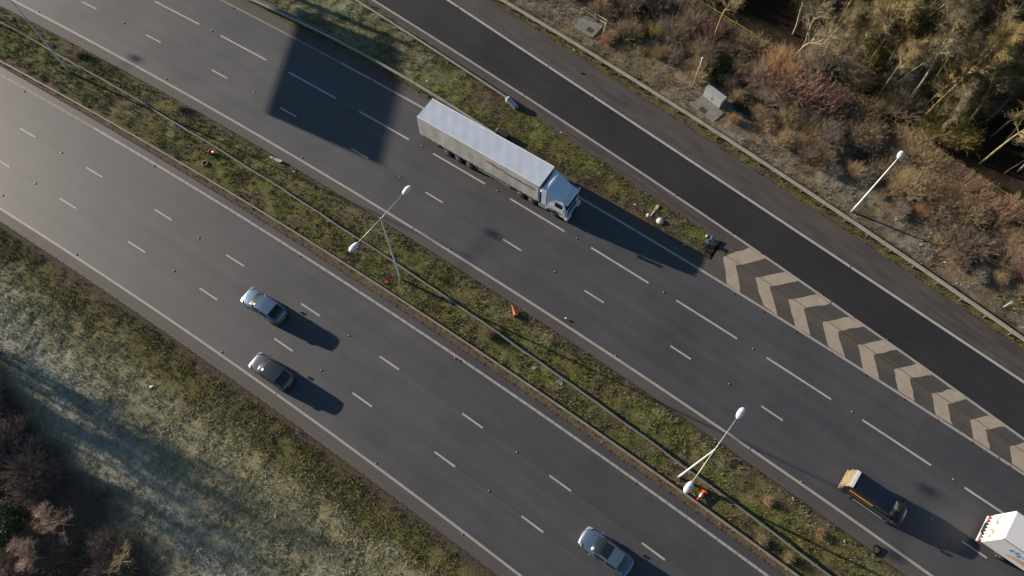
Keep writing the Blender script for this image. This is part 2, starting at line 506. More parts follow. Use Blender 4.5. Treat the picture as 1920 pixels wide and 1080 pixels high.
link('joint_seam', ribbon_mesh('joint_seam', lambda q: np.polyval(cp, q) + 0.02 * np.sin(q * 1.9), 0.028, ap[0, 0] - 1, ap[-1, 0] + 4, M_SEAM, 0.014, 0.6), gore)

# ------------------------------------------------------------------ verges, field and woodland floor
def zones(s, t):
    d = {k: T(k, s) for k in ('F0', 'F3', 'F5', 'F8', 'F9', 'F7', 'F10', 'F12', 'FENCE')}
    return d
def woodedge(s): return T('F0', s) - np.maximum(8.5, 10.3 + 0.17 * (np.asarray(s) + 47.5))       # foot of the thicket below the field
def ground_info(x, y):
    """height, colour and grassiness of the open ground"""
    s, t = ST(x, y)
    d = zones(s, t)
    inA = (t > d['F0']) & (t < d['F3']); inB = (t > d['F5']) & (t < np.where(s < NOSE, d['F8'], d['F7']))
    inC = (t > np.where(s < NOSE, d['F9'], d['F7'])) & (t < d['F12'])
    e = np.minimum.reduce([np.where(t < d['F0'], d['F0'] - t, 99), np.where((t > d['F3']) & (t < d['F5']), np.minimum(t - d['F3'], d['F5'] - t), 99),
                           np.where((t > d['F8']) & (t < d['F9']) & (s < NOSE), np.minimum(np.minimum(t - d['F8'], d['F9'] - t), NOSE - s), 99),
                           np.where(t > d['F12'], t - d['F12'], 99)])
    road = inA | inB | inC | (e > 98)
    e = np.where(road, 0, e)
    n1 = fbm(x, y, 0.35, 1); n2 = fbm(x, y, 1.5, 5, 4); n3 = fbm(x, y, 0.12, 9); n4 = fbm(x, y, 3.6, 21, 2)
    h = np.where(road, -0.03, 0.015 + sstep(0.0, 0.9, e) * (0.03 + 0.12 * n2 * n1 * 2 + 0.05 * n4))
    olive = np.array([0.120, 0.108, 0.036]); straw = np.array([0.190, 0.160, 0.085]); soil = np.array([0.088, 0.070, 0.042])
    green = np.array([0.108, 0.114, 0.034]); frost = np.array([0.305, 0.295, 0.205]); litter = np.array([0.098, 0.073, 0.050])
    khaki = np.array([0.285, 0.258, 0.150]); leafm = np.array([0.036, 0.027, 0.018]); ice = np.array([0.335, 0.335, 0.275])
    def mx(a, b, w): return a * (1 - w[..., None]) + b * w[..., None]
    Cc = np.zeros(x.shape + (3,))
    # field below the near carriageway
    dA = d['F0'] - t
    c = mx(np.broadcast_to(soil, Cc.shape), np.broadcast_to(olive, Cc.shape), sstep(0.5, 1.6, dA + (n2 - .5) * 1.2) * (0.55 + 0.45 * n4))
    c = mx(c, np.broadcast_to(khaki, Cc.shape), sstep(2.0, 4.6, dA + (n1 - .5) * 3.0) * (0.70 + 0.30 * sstep(0.30, 0.55, n2)))
    c = mx(c, np.broadcast_to(frost, Cc.shape), sstep(4.5, 9.5, dA + (n3 - .5) * 5) * (0.25 + 0.45 * sstep(0.30, 0.66, n2 * .5 + n4 * .5)))
    c = mx(c, np.broadcast_to(green, Cc.shape), sstep(0.48, 0.68, n3 * .5 + n1 * .5) * sstep(2, 5, dA) * 0.45)
    c = mx(c, np.broadcast_to(soil, Cc.shape), sstep(0.58, 0.74, fbm(x, y, 0.7, 33)) * sstep(3, 6, dA) * 0.35)
    we = woodedge(s) - t
    icew = sstep(-6.5, -2.5, we) * sstep(0.5, -2.5, we)
    c = mx(c, np.broadcast_to(ice, Cc.shape), icew * (0.3 + 0.5 * sstep(0.20, 0.62, n2)))
    c = mx(c, np.broadcast_to(litter, Cc.shape), sstep(-1.0, 1.5, we + (n1 - .5) * 3))
    Cc = np.where((t < d['F0'])[..., None], c, Cc)
    # median
    eM = np.minimum(t - d['F3'], d['F5'] - t)
    near3 = sstep(1.3, 0.6, t - d['F3'])
    c = mx(np.broadcast_to(olive, Cc.shape), np.broadcast_to(green, Cc.shape), sstep(0.4, 0.65, n1))
    c = mx(c, np.broadcast_to(straw, Cc.shape), sstep(0.50, 0.66, n2 * .7 + n3 * .3) * 0.75)
    c = mx(c, np.broadcast_to(soil, Cc.shape), sstep(0.50, 0.70, fbm(x, y, 0.9, 41)) * 0.8)
    c = mx(c, np.broadcast_to(straw * 0.9, Cc.shape), sstep(2.4, 0.8, d['F5'] - t + (n2 - .5) * 2) * sstep(0.48, 0.62, fbm(x, y, 0.45, 44)) * 0.8)
    c = mx(c, np.broadcast_to(soil, Cc.shape), sstep(0.7, 0.15, eM) * 0.9)
    c = mx(c, np.broadcast_to(litter * 1.15, Cc.shape), near3 * 0.85)
    Cc = np.where(((t > d['F3']) & (t < d['F5']))[..., None], c, Cc)
    # verge between carriageway and slip road
    c = mx(np.broadcast_to(olive, Cc.shape), np.broadcast_to(green * 1.25, Cc.shape), sstep(0.40, 0.60, n1))
    c = mx(c, np.broadcast_to(soil * 1.3, Cc.shape), sstep(0.50, 0.66, fbm(x, y, 0.5, 51)) * 0.8)
    fr = sstep(-30, -40, s + (n1 - .5) * 12)
    c = mx(c, np.broadcast_to(np.array([0.235, 0.245, 0.150]), Cc.shape), fr * sstep(0.36, 0.58, n2 * .6 + n1 * .4) * 0.75)
    c = mx(c, np.broadcast_to(straw, Cc.shape), fr * sstep(0.5, 0.66, n4) * 0.5)
    c = mx(c, np.broadcast_to(litter, Cc.shape), sstep(1.5, 0.4, t - d['F8']) * 0.85)
    c = mx(c, np.broadcast_to(soil * 1.2, Cc.shape), sstep(0.9, 0.2, d['F9'] - t) * 0.8)
    Cc = np.where(((t > d['F8'] - 0.2) & (t < d['F9'] + 0.2) & (s < NOSE + 0.3))[..., None], c, Cc)
    # outer bank and wood
    dO = t - d['F12']
    c = mx(np.broadcast_to(soil, Cc.shape), np.broadcast_to(olive, Cc.shape), sstep(0.42, 0.58, n2) * 0.8)
    bank = mx(np.broadcast_to(np.array([0.185, 0.145, 0.085]), Cc.shape), np.broadcast_to(np.array([0.215, 0.195, 0.150]), Cc.shape), sstep(0.42, 0.60, n1 * .5 + n2 * .5) * 0.8)
    bank = mx(bank, np.broadcast_to(litter, Cc.shape), sstep(0.48, 0.64, fbm(x, y, 1.1, 61)) * 0.7)
    bank = mx(bank, np.broadcast_to(olive, Cc.shape), sstep(0.56, 0.7, fbm(x, y, 0.35, 62)) * 0.6)
    c = mx(c, bank, sstep(1.2, 2.0, dO + (n2 - .5) * 0.8))
    c = mx(c, np.broadcast_to(litter * 0.8, Cc.shape), sstep(5.0, 8.0, dO + (n1 - .5) * 3) * 0.8)
    c = mx(c, np.broadcast_to(leafm, Cc.shape), sstep(-1.5, 1.0, t - d['FENCE']))
    Cc = np.where((dO > 0)[..., None], c, Cc)
    # how thickly grass grows, and how tall
    g = np.zeros(x.shape); tall = np.ones(x.shape)
    g = np.where(t < d['F0'], sstep(0.25, 1.2, dA) * sstep(2.0, -1.5, we), g)
    g = np.where((t > d['F3']) & (t < d['F5']), sstep(0.1, 0.6, eM) * (1 - near3 * 0.8), g)
    g = np.where((t > d['F8']) & (t < d['F9']) & (s < NOSE), sstep(0.1, 0.5, np.minimum(t - d['F8'], d['F9'] - t)) * 0.9, g)
    g = np.where(dO > 0, sstep(0.1, 0.4, dO) * sstep(1.0, -2.0, t - d['FENCE']) * 0.75, g)
    g = np.where(road, 0, g)
    return h, Cc, g

M_SOIL = attr_mat('verge_ground', 0.95, 0.15, 0.42, 5.0, 0.06)
GX0, GX1, GY0, GY1, GS = -84.0, 84.0, -16.0, 92.0, 0.26
gx = np.arange(GX0, GX1 + 0.01, GS); gy = np.arange(GY0, GY1 + 0.01, GS)
XX, YY = np.meshgrid(gx, gy, indexing='ij')
HH, CC, GG = ground_info(XX, YY)
edgefade = np.minimum.reduce([XX - GX0, GX1 - XX, YY - GY0, GY1 - YY])
HH = HH * sstep(0, 3, edgefade) - 0.03 * (1 - sstep(0, 3, edgefade))
nx, ny = XX.shape
I = np.arange(nx * ny).reshape(nx, ny)
Q = np.stack([I[:-1, :-1], I[1:, :-1], I[1:, 1:], I[:-1, 1:]], -1).reshape(-1, 4)
o = link('verge_ground', np_mesh('verge_ground', np.stack([XX, YY, HH], -1), Q, np.arange(0, len(Q) * 4, 4), M_SOIL, smooth=True, col=CC.reshape(-1, 3)))
tag(o, 'rough grassed verges, frosty field and woodland floor', kind='structure')
# the land beyond, out to the horizon
mL, ntL, bL = principled('far_land', 0.95, 0.1)
nL = noise(ntL, 0.02, 6, 0.6)
ntL.links.new(ramp(ntL, nL.outputs[0], [(0.35, (0.06, 0.065, 0.025)), (0.65, (0.14, 0.125, 0.07))]).outputs[0], bL.inputs['Base Color'])
far = MB(); far.add([(-2500, -2500, -0.09), (2500, -2500, -0.09), (2500, 2500, -0.09), (-2500, 2500, -0.09)], [(0, 1, 2, 3)])
tag(far.build('ground', mL), 'open land stretching away from the road', kind='structure')

# grass: short bent blades in tufts, thousands of them
M_GRASS = attr_mat('rough_grass', 0.85, 0.25, 0.25, 9.0)
def grass(name, label, n, xr, yr, sel, hmul=1.0, blades=9):
    x = rng.uniform(*xr, n); y = rng.uniform(*yr, n)
    h, c, g = ground_info(x, y)
    patch = fbm(x, y, 0.8, 77)
    keep = (rng.random(n) < g * (0.30 + 1.1 * sstep(0.30, 0.62, patch))) & sel(x, y)
    x, y, h, c, patch = x[keep], y[keep], h[keep], c[keep], patch[keep]
    k = len(x)
    sz = rng.uniform(0.5, 1.3, k) * (0.55 + 1.0 * patch) * hmul
    c = c * rng.uniform(0.95, 1.6, (k, 1)) + rng.normal(0, 0.012, (k, 3))
    an = rng.uniform(0, 2 * np.pi, (k, blades)); sp = rng.uniform(0.06, 0.20, (k, blades)) * sz[:, None]
    hh = rng.uniform(0.05, 0.17, (k, blades)) * sz[:, None]
    bx = x[:, None] + rng.normal(0, 0.045, (k, blades)) * sz[:, None]; by = y[:, None] + rng.normal(0, 0.045, (k, blades)) * sz[:, None]
    wdt = 0.018 * sz[:, None]
    ca, sa = np.cos(an), np.sin(an)
    z0 = np.repeat(h[:, None], blades, 1) - 0.01
    p0 = np.stack([bx - sa * wdt, by + ca * wdt, z0], -1); p1 = np.stack([bx + sa * wdt, by - ca * wdt, z0], -1)
    p2 = np.stack([bx + ca * sp, by + sa * sp, z0 + hh], -1)
    V = np.stack([p0, p1, p2], 2).reshape(-1, 3)
    nt_ = k * blades
    colr = np.repeat(np.clip(c, 0.01, 0.6), blades * 3, 0) * np.tile(np.array([[0.9], [0.9], [1.12]]), (nt_, 1))
    o = link(name, np_mesh(name, V, np.arange(nt_ * 3), np.arange(0, nt_ * 3, 3), M_GRASS, col=colr))
    return tag(o, label, kind='stuff')
def vis(x, y): return (np.abs(x) < 44 + (y - 2) * 0.29) & (y > -1) & (y < 65)
grass('field_grass', 'frosty rough grass of the field beside the near carriageway', 95000, (-62, -4), (-1, 40), lambda x, y: vis(x, y) & (ST(x, y)[1] < T('F0', ST(x, y)[0])))
grass('median_grass', 'rough olive grass growing on the median between barriers', 150000, (-62, 44), (-1, 62), lambda x, y: vis(x, y) & (ST(x, y)[1] > T('F3', ST(x, y)[0])) & (ST(x, y)[1] < T('F5', ST(x, y)[0])), 1.05)
grass('verge_grass', 'short grass of the verge between carriageway and slip road', 110000, (-40, 22), (24, 64), lambda x, y: vis(x, y) & (ST(x, y)[1] > T('F8', ST(x, y)[0])) & (ST(x, y)[1] < T('F9', ST(x, y)[0])), 0.8)
grass('bank_grass', 'dry frosty grass on the bank outside the slip road', 60000, (-4, 60), (10, 64), lambda x, y: vis(x, y) & (ST(x, y)[1] > T('F12', ST(x, y)[0])), 1.0)
# ------------------------------------------------------------------ safety barriers
M_GALV = simple('weathered_galvanised_steel', (0.30, 0.285, 0.245), 0.55, 0.5, 0.25, 0.22, 1.2)
M_GALVD = simple('dirty_galvanised_steel', (0.20, 0.195, 0.17), 0.6, 0.4, 0.25, 0.3, 1.5)
M_GALVW = simple('pale_box_beam_steel', (0.34, 0.31, 0.25), 0.55, 0.4, 0.1, 0.2, 1.2)
M_RAILA = simple('dull_steel', (0.20, 0.195, 0.175), 0.6, 0.4, 0.2, 0.25, 1.2)
M_RAILB = simple('tan_dusty_steel', (0.255, 0.225, 0.175), 0.65, 0.3, 0.05, 0.25, 1.2)
M_POST = simple('barrier_post_steel', (0.22, 0.20, 0.165), 0.6, 0.4, 0.2, 0.25, 2.0)

def rail_mesh(cen, s0, s1, prof, step=1.2, wob=0.0):
    """profile swept along a long line; prof = (lateral, height) points"""
    n = max(2, int((s1 - s0) / step) + 1); ss = np.linspace(s0, s1, n); c = cen(ss)
    if wob: c = c + wob * (fbm(ss, ss * 0 + 3.3, 0.35, 5) - 0.5)
    m = MB(); k = len(prof); vs = []
    for i in range(n):
        for (dl, z) in prof:
            vs.append(tuple(W(ss[i], c[i] + dl, z)))
    fs = [(i * k + j, i * k + (j + 1) % k, (i + 1) * k + (j + 1) % k, (i + 1) * k + j) for i in range(n - 1) for j in range(k)]
    fs += [tuple(range(k)), tuple((n - 1) * k + j for j in range(k))[::-1]]
    m.add(vs, fs)
    return m

def box_prof(w, z0, z1, off=0.0):
    b = 0.02
    return [(off - w / 2, z0 + b), (off - w / 2 + b, z0), (off + w / 2 - b, z0), (off + w / 2, z0 + b), (off + w / 2, z1 - b), (off + w / 2 - b, z1), (off - w / 2 + b, z1), (off - w / 2, z1 - b)]
def wbeam(off, side, z=0.45):
    # corrugated beam: two ridges
    p = [(0, 0), (.03, .03), (.08, .06), (.08, .10), (.03, .14), (.03, .17), (.08, .21), (.08, .25), (.03, .28), (0, .31)]
    return [(off + side * a, z + h) for a, h in p] + [(off + side * (a - 0.012), z + h) for a, h in reversed(p)]

def post_mesh(h, w, d):
    m = MB()
    m.box((0, 0, h / 2 - 0.05), (w, 0.008, h + 0.1)); m.box((0, d / 2, h / 2 - 0.05), (w, 0.008, h + 0.1)); m.box((-w / 2 + 0.004, d / 2 + 0.0, h / 2 - 0.05), (0.008, d - 0.01, h + 0.1))
    return m

def barrier(label, k, cen, s0, s1, profs, mat, spacing, posth, postoff, s_ref, postmat=M_POST, wob=0.0, bracket=0.0):
    p0 = W(s0, cen(np.array([s0]))[0])
    root = thing('safety_barrier', label, 'crash barrier', tuple(p0))
    inv = Matrix.Translation(-Vector(p0))
    for pr in profs:
        me = rail_mesh(cen, s0, s1, pr, wob=wob).mesh('rail', mat); me.transform(inv)
        link('rail', me, root)
    pm = post_mesh(posth, 0.10, 0.12)
    if bracket: pm.box((0, bracket / 2, posth - 0.12), (0.07, abs(bracket), 0.10))
    pme = pm.mesh('post', postmat)
    i = math.ceil((s0 + 0.3 - s_ref) / spacing)
    while s_ref + i * spacing < s1 - 0.2:
        s = s_ref + i * spacing
        o = link('post', pme, root)
        o.location = Vector(W(s, float(cen(np.array([s]))[0]) + postoff)) - Vector(p0)
        o.rotation_euler = (0, 0, heading(k, s))
        i += 1
    return root, p0

s4 = ST(*at(418, 282)[:2])[0]
barrier('slender corrugated median barrier on thin posts along the middle of the grass', 'R4', f('R4'), -92, 42,
        [wbeam(0.012, 0.7, 0.44), wbeam(-0.012, -0.7, 0.44)], M_RAILA, 2.42, 0.76, -0.0, s4, wob=0.22)
barrier('tan box beam barrier at the lower edge of the median beside the ribbed line', 'R3', f('R3'), -88, 40,
        [box_prof(0.17, 0.52, 0.70)], M_RAILB, 2.42, 0.52, -0.05, s4 + 0.7)
sR8 = ST(*at(930, 248, 0.65)[:2])[0]
r8, p8 = barrier('verge barrier that ends beside the white lorry trailer', 'F8', lambda s: np.where(np.asarray(s) < FIT['R8'][2], T('R8', s), T('R8', s)), -95, sR8,
        [box_prof(0.24, 0.50, 0.72)], M_GALV, 2.42, 0.52, 0.0, sR8 - 1)
# older second rail runs alongside where the verge begins
barrier('second older rail running close behind the verge barrier at the sign shadow', 'F8', lambda s: T('R8', s) + 0.42 + 0.006 * (np.asarray(s) + 48), -95, ST(*at(655, 78, .6)[:2])[0],
        [wbeam(0.0, -1.0, 0.36)], M_GALVD, 2.42, 0.62, 0.06, sR8 - 1)
sR9 = ST(*at(948, 183, 0.65)[:2])[0]
r9, p9 = barrier('verge barrier with tall posts along the slip road ending at a steel terminal', 'F9', f('R9'), -88, sR9,
        [box_prof(0.18, 0.58, 0.74)], M_GALV, 2.42, 0.60, -0.17, sR9 - 0.5, bracket=0.12)
barrier('long pale box beam barrier on the bank outside the slip road', 'R13', f('R13'), -85, 52,
        [box_prof(0.30, 0.50, 0.72)], M_GALVW, 2.42, 0.56, -0.22, ST(*at(1670, 468, .4)[:2])[0], bracket=0.16)

# end terminals
M_BLUEST = simple('bluish_steel', (0.20, 0.25, 0.31), 0.42, 0.5, 0.45, 0.15, 3.0)
M_DARK = simple('dark_steel', (0.035, 0.036, 0.04), 0.5, 0.5, 0.3)
a_, b_ = at(950, 184, .55), at(974, 204, .55)
ang = math.atan2(b_[1] - a_[1], b_[0] - a_[0])
t_ = thing('barrier_terminal', 'blue grey steel terminal box at the end of the slip road verge barrier', 'barrier end', (a_[0], a_[1], 0), ang)
m = MB(); m.add([(0.25, -.24, .2), (1.45, -.24, .12), (1.45, .24, .12), (.25, .24, .2), (.25, -.24, .74), (1.45, -.22, .56), (1.45, .22, .56), (.25, .24, .74)],
                [(3, 2, 1, 0), (4, 5, 6, 7), (0, 1, 5, 4), (1, 2, 6, 5), (2, 3, 7, 6), (3, 0, 4, 7)])
m.build('casing', M_BLUEST, t_, bevel=0.03)
M_WHITE = simple('white_enamel', (0.74, 0.75, 0.76), 0.4, 0.5, 0, 0.08)
MB().box((0.13, 0, 0.5), (0.22, 0.44, 0.5)).build('end_plate', M_WHITE, t_, bevel=0.03)
MB().box((1.5, 0, .35), (0.06, 0.3, 0.3)).build('nose_plate', M_GALV, t_, bevel=0.01)
for x_ in (0.4, 1.2): MB().box((x_, 0, 0.08), (0.1, 0.12, 0.3)).build('leg', M_POST, t_)
a_ = at(935, 246, .5)
t_ = thing('barrier_terminal', 'dark steel terminal at the barrier end just behind the lorry trailer', 'barrier end', (a_[0], a_[1], 0), heading('F8', sR8))
MB().box((0.5, 0, 0.42), (1.3, 0.5, 0.5)).build('casing', M_DARK, t_, bevel=0.04)
MB().box((-0.2, 0, 0.45), (0.12, 0.42, 0.42)).build('end_plate', M_GALV, t_, bevel=0.02)
MB().box((0.1, 0, 0.06), (0.1, 0.12, 0.3)).build('leg', M_POST, t_); MB().box((0.9, 0, 0.06), (0.1, 0.12, 0.3)).build('leg', M_POST, t_)

# ------------------------------------------------------------------ lamp posts
M_LPOLE = simple('pale_painted_lamp_steel', (0.50, 0.49, 0.46), 0.45, 0.5, 0.2, 0.12, 1.0)
M_LANT = simple('white_lantern_shell', (0.64, 0.65, 0.66), 0.35, 0.5, 0, 0.05, 2.0)
M_GLASSB = simple('lamp_bowl', (0.35, 0.36, 0.36), 0.15, 0.6)
def lantern(parent, base, az, mount=0.0):
    """egg-shaped lantern, its long axis pointing along az"""
    m = MB(); L = 1.02; prof = []
    for i in range(11):
        u = i / 10; r = 0.25 * max(0.0, 1 - abs((u - .56) / (.56 if u < .56 else .44)) ** 2.3) ** .6
        prof.append((max(r, 0.035), u * L))
    m.lathe([(r, h) for r, h in prof], 16, 'x')
    m.v = [(x, y, z * (0.62 if z > 0 else 0.30)) for x, y, z in m.v]
    o = m.build('lantern', M_LANT, parent, smooth=True)
    o.location = base; o.rotation_euler = (0, 0, az)
    g = MB(); g.lathe([(0.02, -0.085), (0.11, -0.075), (0.155, -0.03), (0.16, 0.0)], 16, 'z'); g.v = [(x * 1.9 + 0.55, y, z - 0.05) for x, y, z in g.v]
    g.build('lamp_bowl', M_GLASSB, o, smooth=True)
    c = MB(); c.cyl((0.52, 0, 0.13), (0.52, 0, 0.19), 0.04, 8); c.build('photocell', M_POST, o)
    return o
def lamp(label, base, h, az, reach, heads=2, group=None):
    t = thing('street_lamp', label, 'street lamp', base, 0, group)
    m = MB(); m.tube([(0, 0, 0), (0, 0, 1.3), (0, 0, 1.31), (0, 0, h)], [0.125, 0.12, 0.095, 0.05], 12); m.build('pole', M_LPOLE, t, smooth=True)
    MB().box((0.118, 0, 0.75), (0.03, 0.12, 0.5)).build('access_door', M_POST, t)
    MB().cyl((0, 0, 0.0), (0, 0, 0.05), 0.24, 12).build('base_flange', M_POST, t)
    if heads == 2:
        for s in (1, -1):
            d = Vector((math.cos(az) * s, math.sin(az) * s, 0))
            a = MB(); a.tube([Vector((0, 0, h - 0.06)), d * 0.4 + Vector((0, 0, h + 0.02)), d * (reach - 0.95) + Vector((0, 0, h + 0.10))], [0.04, 0.036, 0.03], 8)
            a.build('bracket_arm', M_LPOLE, t, smooth=True)
            lantern(t, d * (reach - 1.0) + Vector((0, 0, h + 0.10)), az + (0 if s > 0 else math.pi))
        MB().lathe([(0.07, h - 0.15), (0.08, h - 0.05), (0.07, h + 0.06), (0.02, h + 0.12)], 10).build('pole_cap', M_LPOLE, t, smooth=True)
    else:
        d = Vector((math.cos(az), math.sin(az), 0))
        MB().tube([(0, 0, h - 0.2), Vector((0, 0, h)) + d * 0.1, Vector((0, 0, h + 0.05)) + d * 0.35], [0.05, 0.045, 0.04], 8).build('bracket_arm', M_LPOLE, t, smooth=True)
        lantern(t, d * 0.15 + Vector((0, 0, h + 0.06)), az)
    return t
HL = 11.68
G_ = 'double arm lamp posts along the median'
lamp('double arm lamp post directly below the lorry trailer, its grey pole leaning upwards', tuple(at(752, 525)), HL, math.radians(53.3), 3.62, 2, G_)
lamp('double arm lamp post with pale pole, a red and white cone beside its lower lantern', tuple(at(1272, 895)), HL, math.radians(50.8), 3.72, 2, G_)
lamp('dark lamp pole in the top left corner, its lanterns out of view', tuple(at(133, 138)), HL, math.radians(55), 3.62, 2, G_)
eb = at(249, 100) - np.array([43.9, -18.1, 0])
lamp('double arm lamp post further up the median beyond the top left corner', tuple(eb), HL, math.radians(56), 3.62, 2, G_)
lamp('single white lamp post on the bank outside the pale barrier, lantern over the bushes', tuple(at(1596, 398)), 9.0, math.radians(50), 0.6, 1)

# ------------------------------------------------------------------ sign gantry up the road: only its shadow reaches the picture
M_SIGN = simple('sign_back_aluminium', (0.33, 0.34, 0.35), 0.5, 0.5, 0.4)
M_SIGNF = simple('blue_sign_face', (0.02, 0.08, 0.30), 0.45)
zb = 8.2
sh = Vector((math.cos(SHADOW_AZ), math.sin(SHADOW_AZ), 0)) / math.tan(SUN_EL)
BL = Vector(at(498, 213)) - sh * zb; BR_ = Vector(at(498, 213)) + (Vector(at(758, 97)) - Vector(at(705, 303)))
BR_ -= sh * zb
hgt = (Vector(at(705, 303)) - Vector(at(498, 213))).length * math.tan(SUN_EL) * 1.06
wv = BR_ - BL; wid = wv.length; az = math.atan2(wv.y, wv.x)
t_ = thing('sign_gantry', 'large cantilever road sign standing on the verge up the road', 'road sign', (BL.x, BL.y, 0), az)
MB().box((wid / 2, 0, zb + hgt / 2), (wid, 0.06, hgt)).build('sign_panel', M_SIGN, t_, bevel=0.015)
MB().box((wid / 2, 0.04, zb + hgt / 2), (wid - 0.2, 0.012, hgt - 0.2)).build('sign_face', M_SIGNF, t_)
for i in range(6): MB().box((wid * (i + 0.5) / 6, -0.1, zb + hgt / 2), (0.12, 0.12, hgt - 0.1)).build('stiffener', M_GALV, t_)
for z_ in (zb + 0.7, zb + hgt - 0.7): MB().tube([(0.5, -0.24, z_), (wid + 1.2, -0.24, z_)], 0.16, 10).build('boom', M_GALV, t_, smooth=True)
MB().tube([(wid + 1.0, -0.35, 0), (wid + 1.0, -0.35, zb + hgt)], [0.34, 0.26], 14).build('mast', M_GALV, t_, smooth=True)
MB().cyl((wid + 1.0, -0.35, 0), (wid + 1.0, -0.35, 0.12), 0.7, 14).build('base_flange', M_GALV, t_)

# ------------------------------------------------------------------ cabinet, its slab, hand-railed bay, poles
M_CAB = simple('pale_green_grey_cabinet_paint', (0.30, 0.335, 0.315), 0.5, 0.5, 0, 0.1, 1.5)
M_CONC = simple('frosted_concrete', (0.22, 0.215, 0.195), 0.9, 0.2, 0, 0.25, 2.0)
M_COVER = simple('rusty_chamber_cover', (0.085, 0.055, 0.040), 0.8, 0.3, 0.2, 0.3, 6)
c0, c1 = at(1317, 181), at(1348, 205)
ca = math.atan2(c1[1] - c0[1], c1[0] - c0[0]); cl = float(np.linalg.norm(c1 - c0))
t_ = thing('equipment_cabinet', 'pale grey green roadside cabinet with two doors on the bank', 'cabinet', (c0[0], c0[1], 0.05), ca)
m = MB(); m.add([(0, 0, 0), (cl, 0, 0), (cl, .55, 0), (0, .55, 0), (0, 0, 1.28), (cl, 0, 1.28), (cl, .55, 1.36), (0, .55, 1.36)], [(3, 2, 1, 0), (4, 5, 6, 7), (0, 1, 5, 4), (1, 2, 6, 5), (2, 3, 7, 6), (3, 0, 4, 7)])
m.build('housing', M_CAB, t_, bevel=0.03)
for i in range(2):
    d_ = MB().box((cl * (0.25 + 0.5 * i), -0.022, 0.64), (cl / 2 - 0.03, 0.04, 1.18)).build('door', M_CAB, t_, bevel=0.012)
    MB().box((cl * 0.5 + (-0.1 if i == 0 else 0.1), -0.06, 0.7), (0.03, 0.04, 0.16)).build('handle', M_DARK, d_)
m = MB(); m.add([(-.05, -.07, 1.29), (cl + .05, -.07, 1.29), (cl + .05, .60, 1.38), (-.05, .60, 1.38), (-.05, -.07, 1.34), (cl + .05, -.07, 1.34), (cl + .05, .60, 1.43), (-.05, .60, 1.43)], [(3, 2, 1, 0), (4, 5, 6, 7), (0, 1, 5, 4), (1, 2, 6, 5), (2, 3, 7, 6), (3, 0, 4, 7)])
m.build('roof', M_CAB, t_, bevel=0.012)
def slab(label, px, size, ang, coverpx):
    c = at(*px)
    t = thing('concrete_slab', label, 'slab', (c[0], c[1], 0.12), ang)
    MB().box((0, 0, 0.02), (size[0], size[1], 0.16)).build('paving', M_CONC, t, bevel=0.015)
    g = at(*coverpx) - c; ca, sa = math.cos(-ang), math.sin(-ang)
    lx, ly = g[0] * ca - g[1] * sa, g[0] * sa + g[1] * ca
    MB().box((lx, ly, 0.105), (0.75, 0.62, 0.012)).build('chamber_cover', M_COVER, t)
    return t
slab('frosted concrete slab with rusty cover in front of the cabinet', (1326, 206), (3.0, 1.6), ca, (1317, 209))
slab('frosted concrete slab with rusty cover inside the hand rail', (1103, 52), (2.5, 2.0), math.radians(-37), (1106, 59))
# hand rail on three sides of the bay
q = [at(1087, 23)[:2], at(1095, 27)[:2], at(1140, 52)[:2], at(1130, 62)[:2]]
M_HAND = simple('cream_hand_rail_paint', (0.42, 0.38, 0.29), 0.5)
t_ = thing('hand_rail', 'cream tubular hand rail round the frosted slab at the top of the bank', 'railing', (q[0][0], q[0][1], 0))
A_ = Vector((*at(1090, 22, 0.9)[:2], 0)); B_ = Vector((*at(1096, 13, 1.1)[:2], 0)); C_ = Vector((*at(1138, 38, 1.1)[:2], 0)); E_ = Vector((*at(1131, 60, 0.8)[:2], 0))
o0 = Vector((q[0][0], q[0][1], 0))
for z_ in (1.1, 0.6):
    MB().tube([p_ - o0 + Vector((0, 0, z_)) for p_ in (A_, B_, C_, E_)], 0.035, 8).build('rail', M_HAND, t_, smooth=True)
for p_ in (A_, B_, B_.lerp(C_, 0.5), C_, E_):
    MB().cyl(p_ - o0, p_ - o0 + Vector((0, 0, 1.1)), 0.03, 8).build('post', M_HAND, t_, smooth=True)

p_ = at(1297, 166)
t_ = thing('marker_pole', 'thin pale pole standing on the bank next to the cabinet', 'pole', tuple(p_))
MB().tube([(0, 0, 0), (0, 0, 4.75)], [0.055, 0.045], 8).build('pole', M_LPOLE, t_, smooth=True)
MB().box((0, 0.0, 4.62), (0.2, 0.12, 0.22)).build('sensor_head', M_WHITE, t_, bevel=0.02)
MB().box((0, 0, 0.04), (0.3, 0.3, 0.08)).build('base_plate', M_GALV, t_)
b_ = at(1878, 578); e_ = at(1896, 567, 0.9)
t_ = thing('marker_post', 'leaning cream marker post behind the outer barrier at right', 'marker post', (b_[0], b_[1], 0))
MB().tube([(0, 0, 0), (e_[0] - b_[0], e_[1] - b_[1], 0.95)], 0.06, 6).build('post', M_HAND, t_)
MB().box((e_[0] - b_[0], e_[1] - b_[1], 0.98), (0.22, 0.3, 0.05), 0.6).build('plate', simple('green_plate', (0.25, 0.40, 0.32), 0.4), t_)

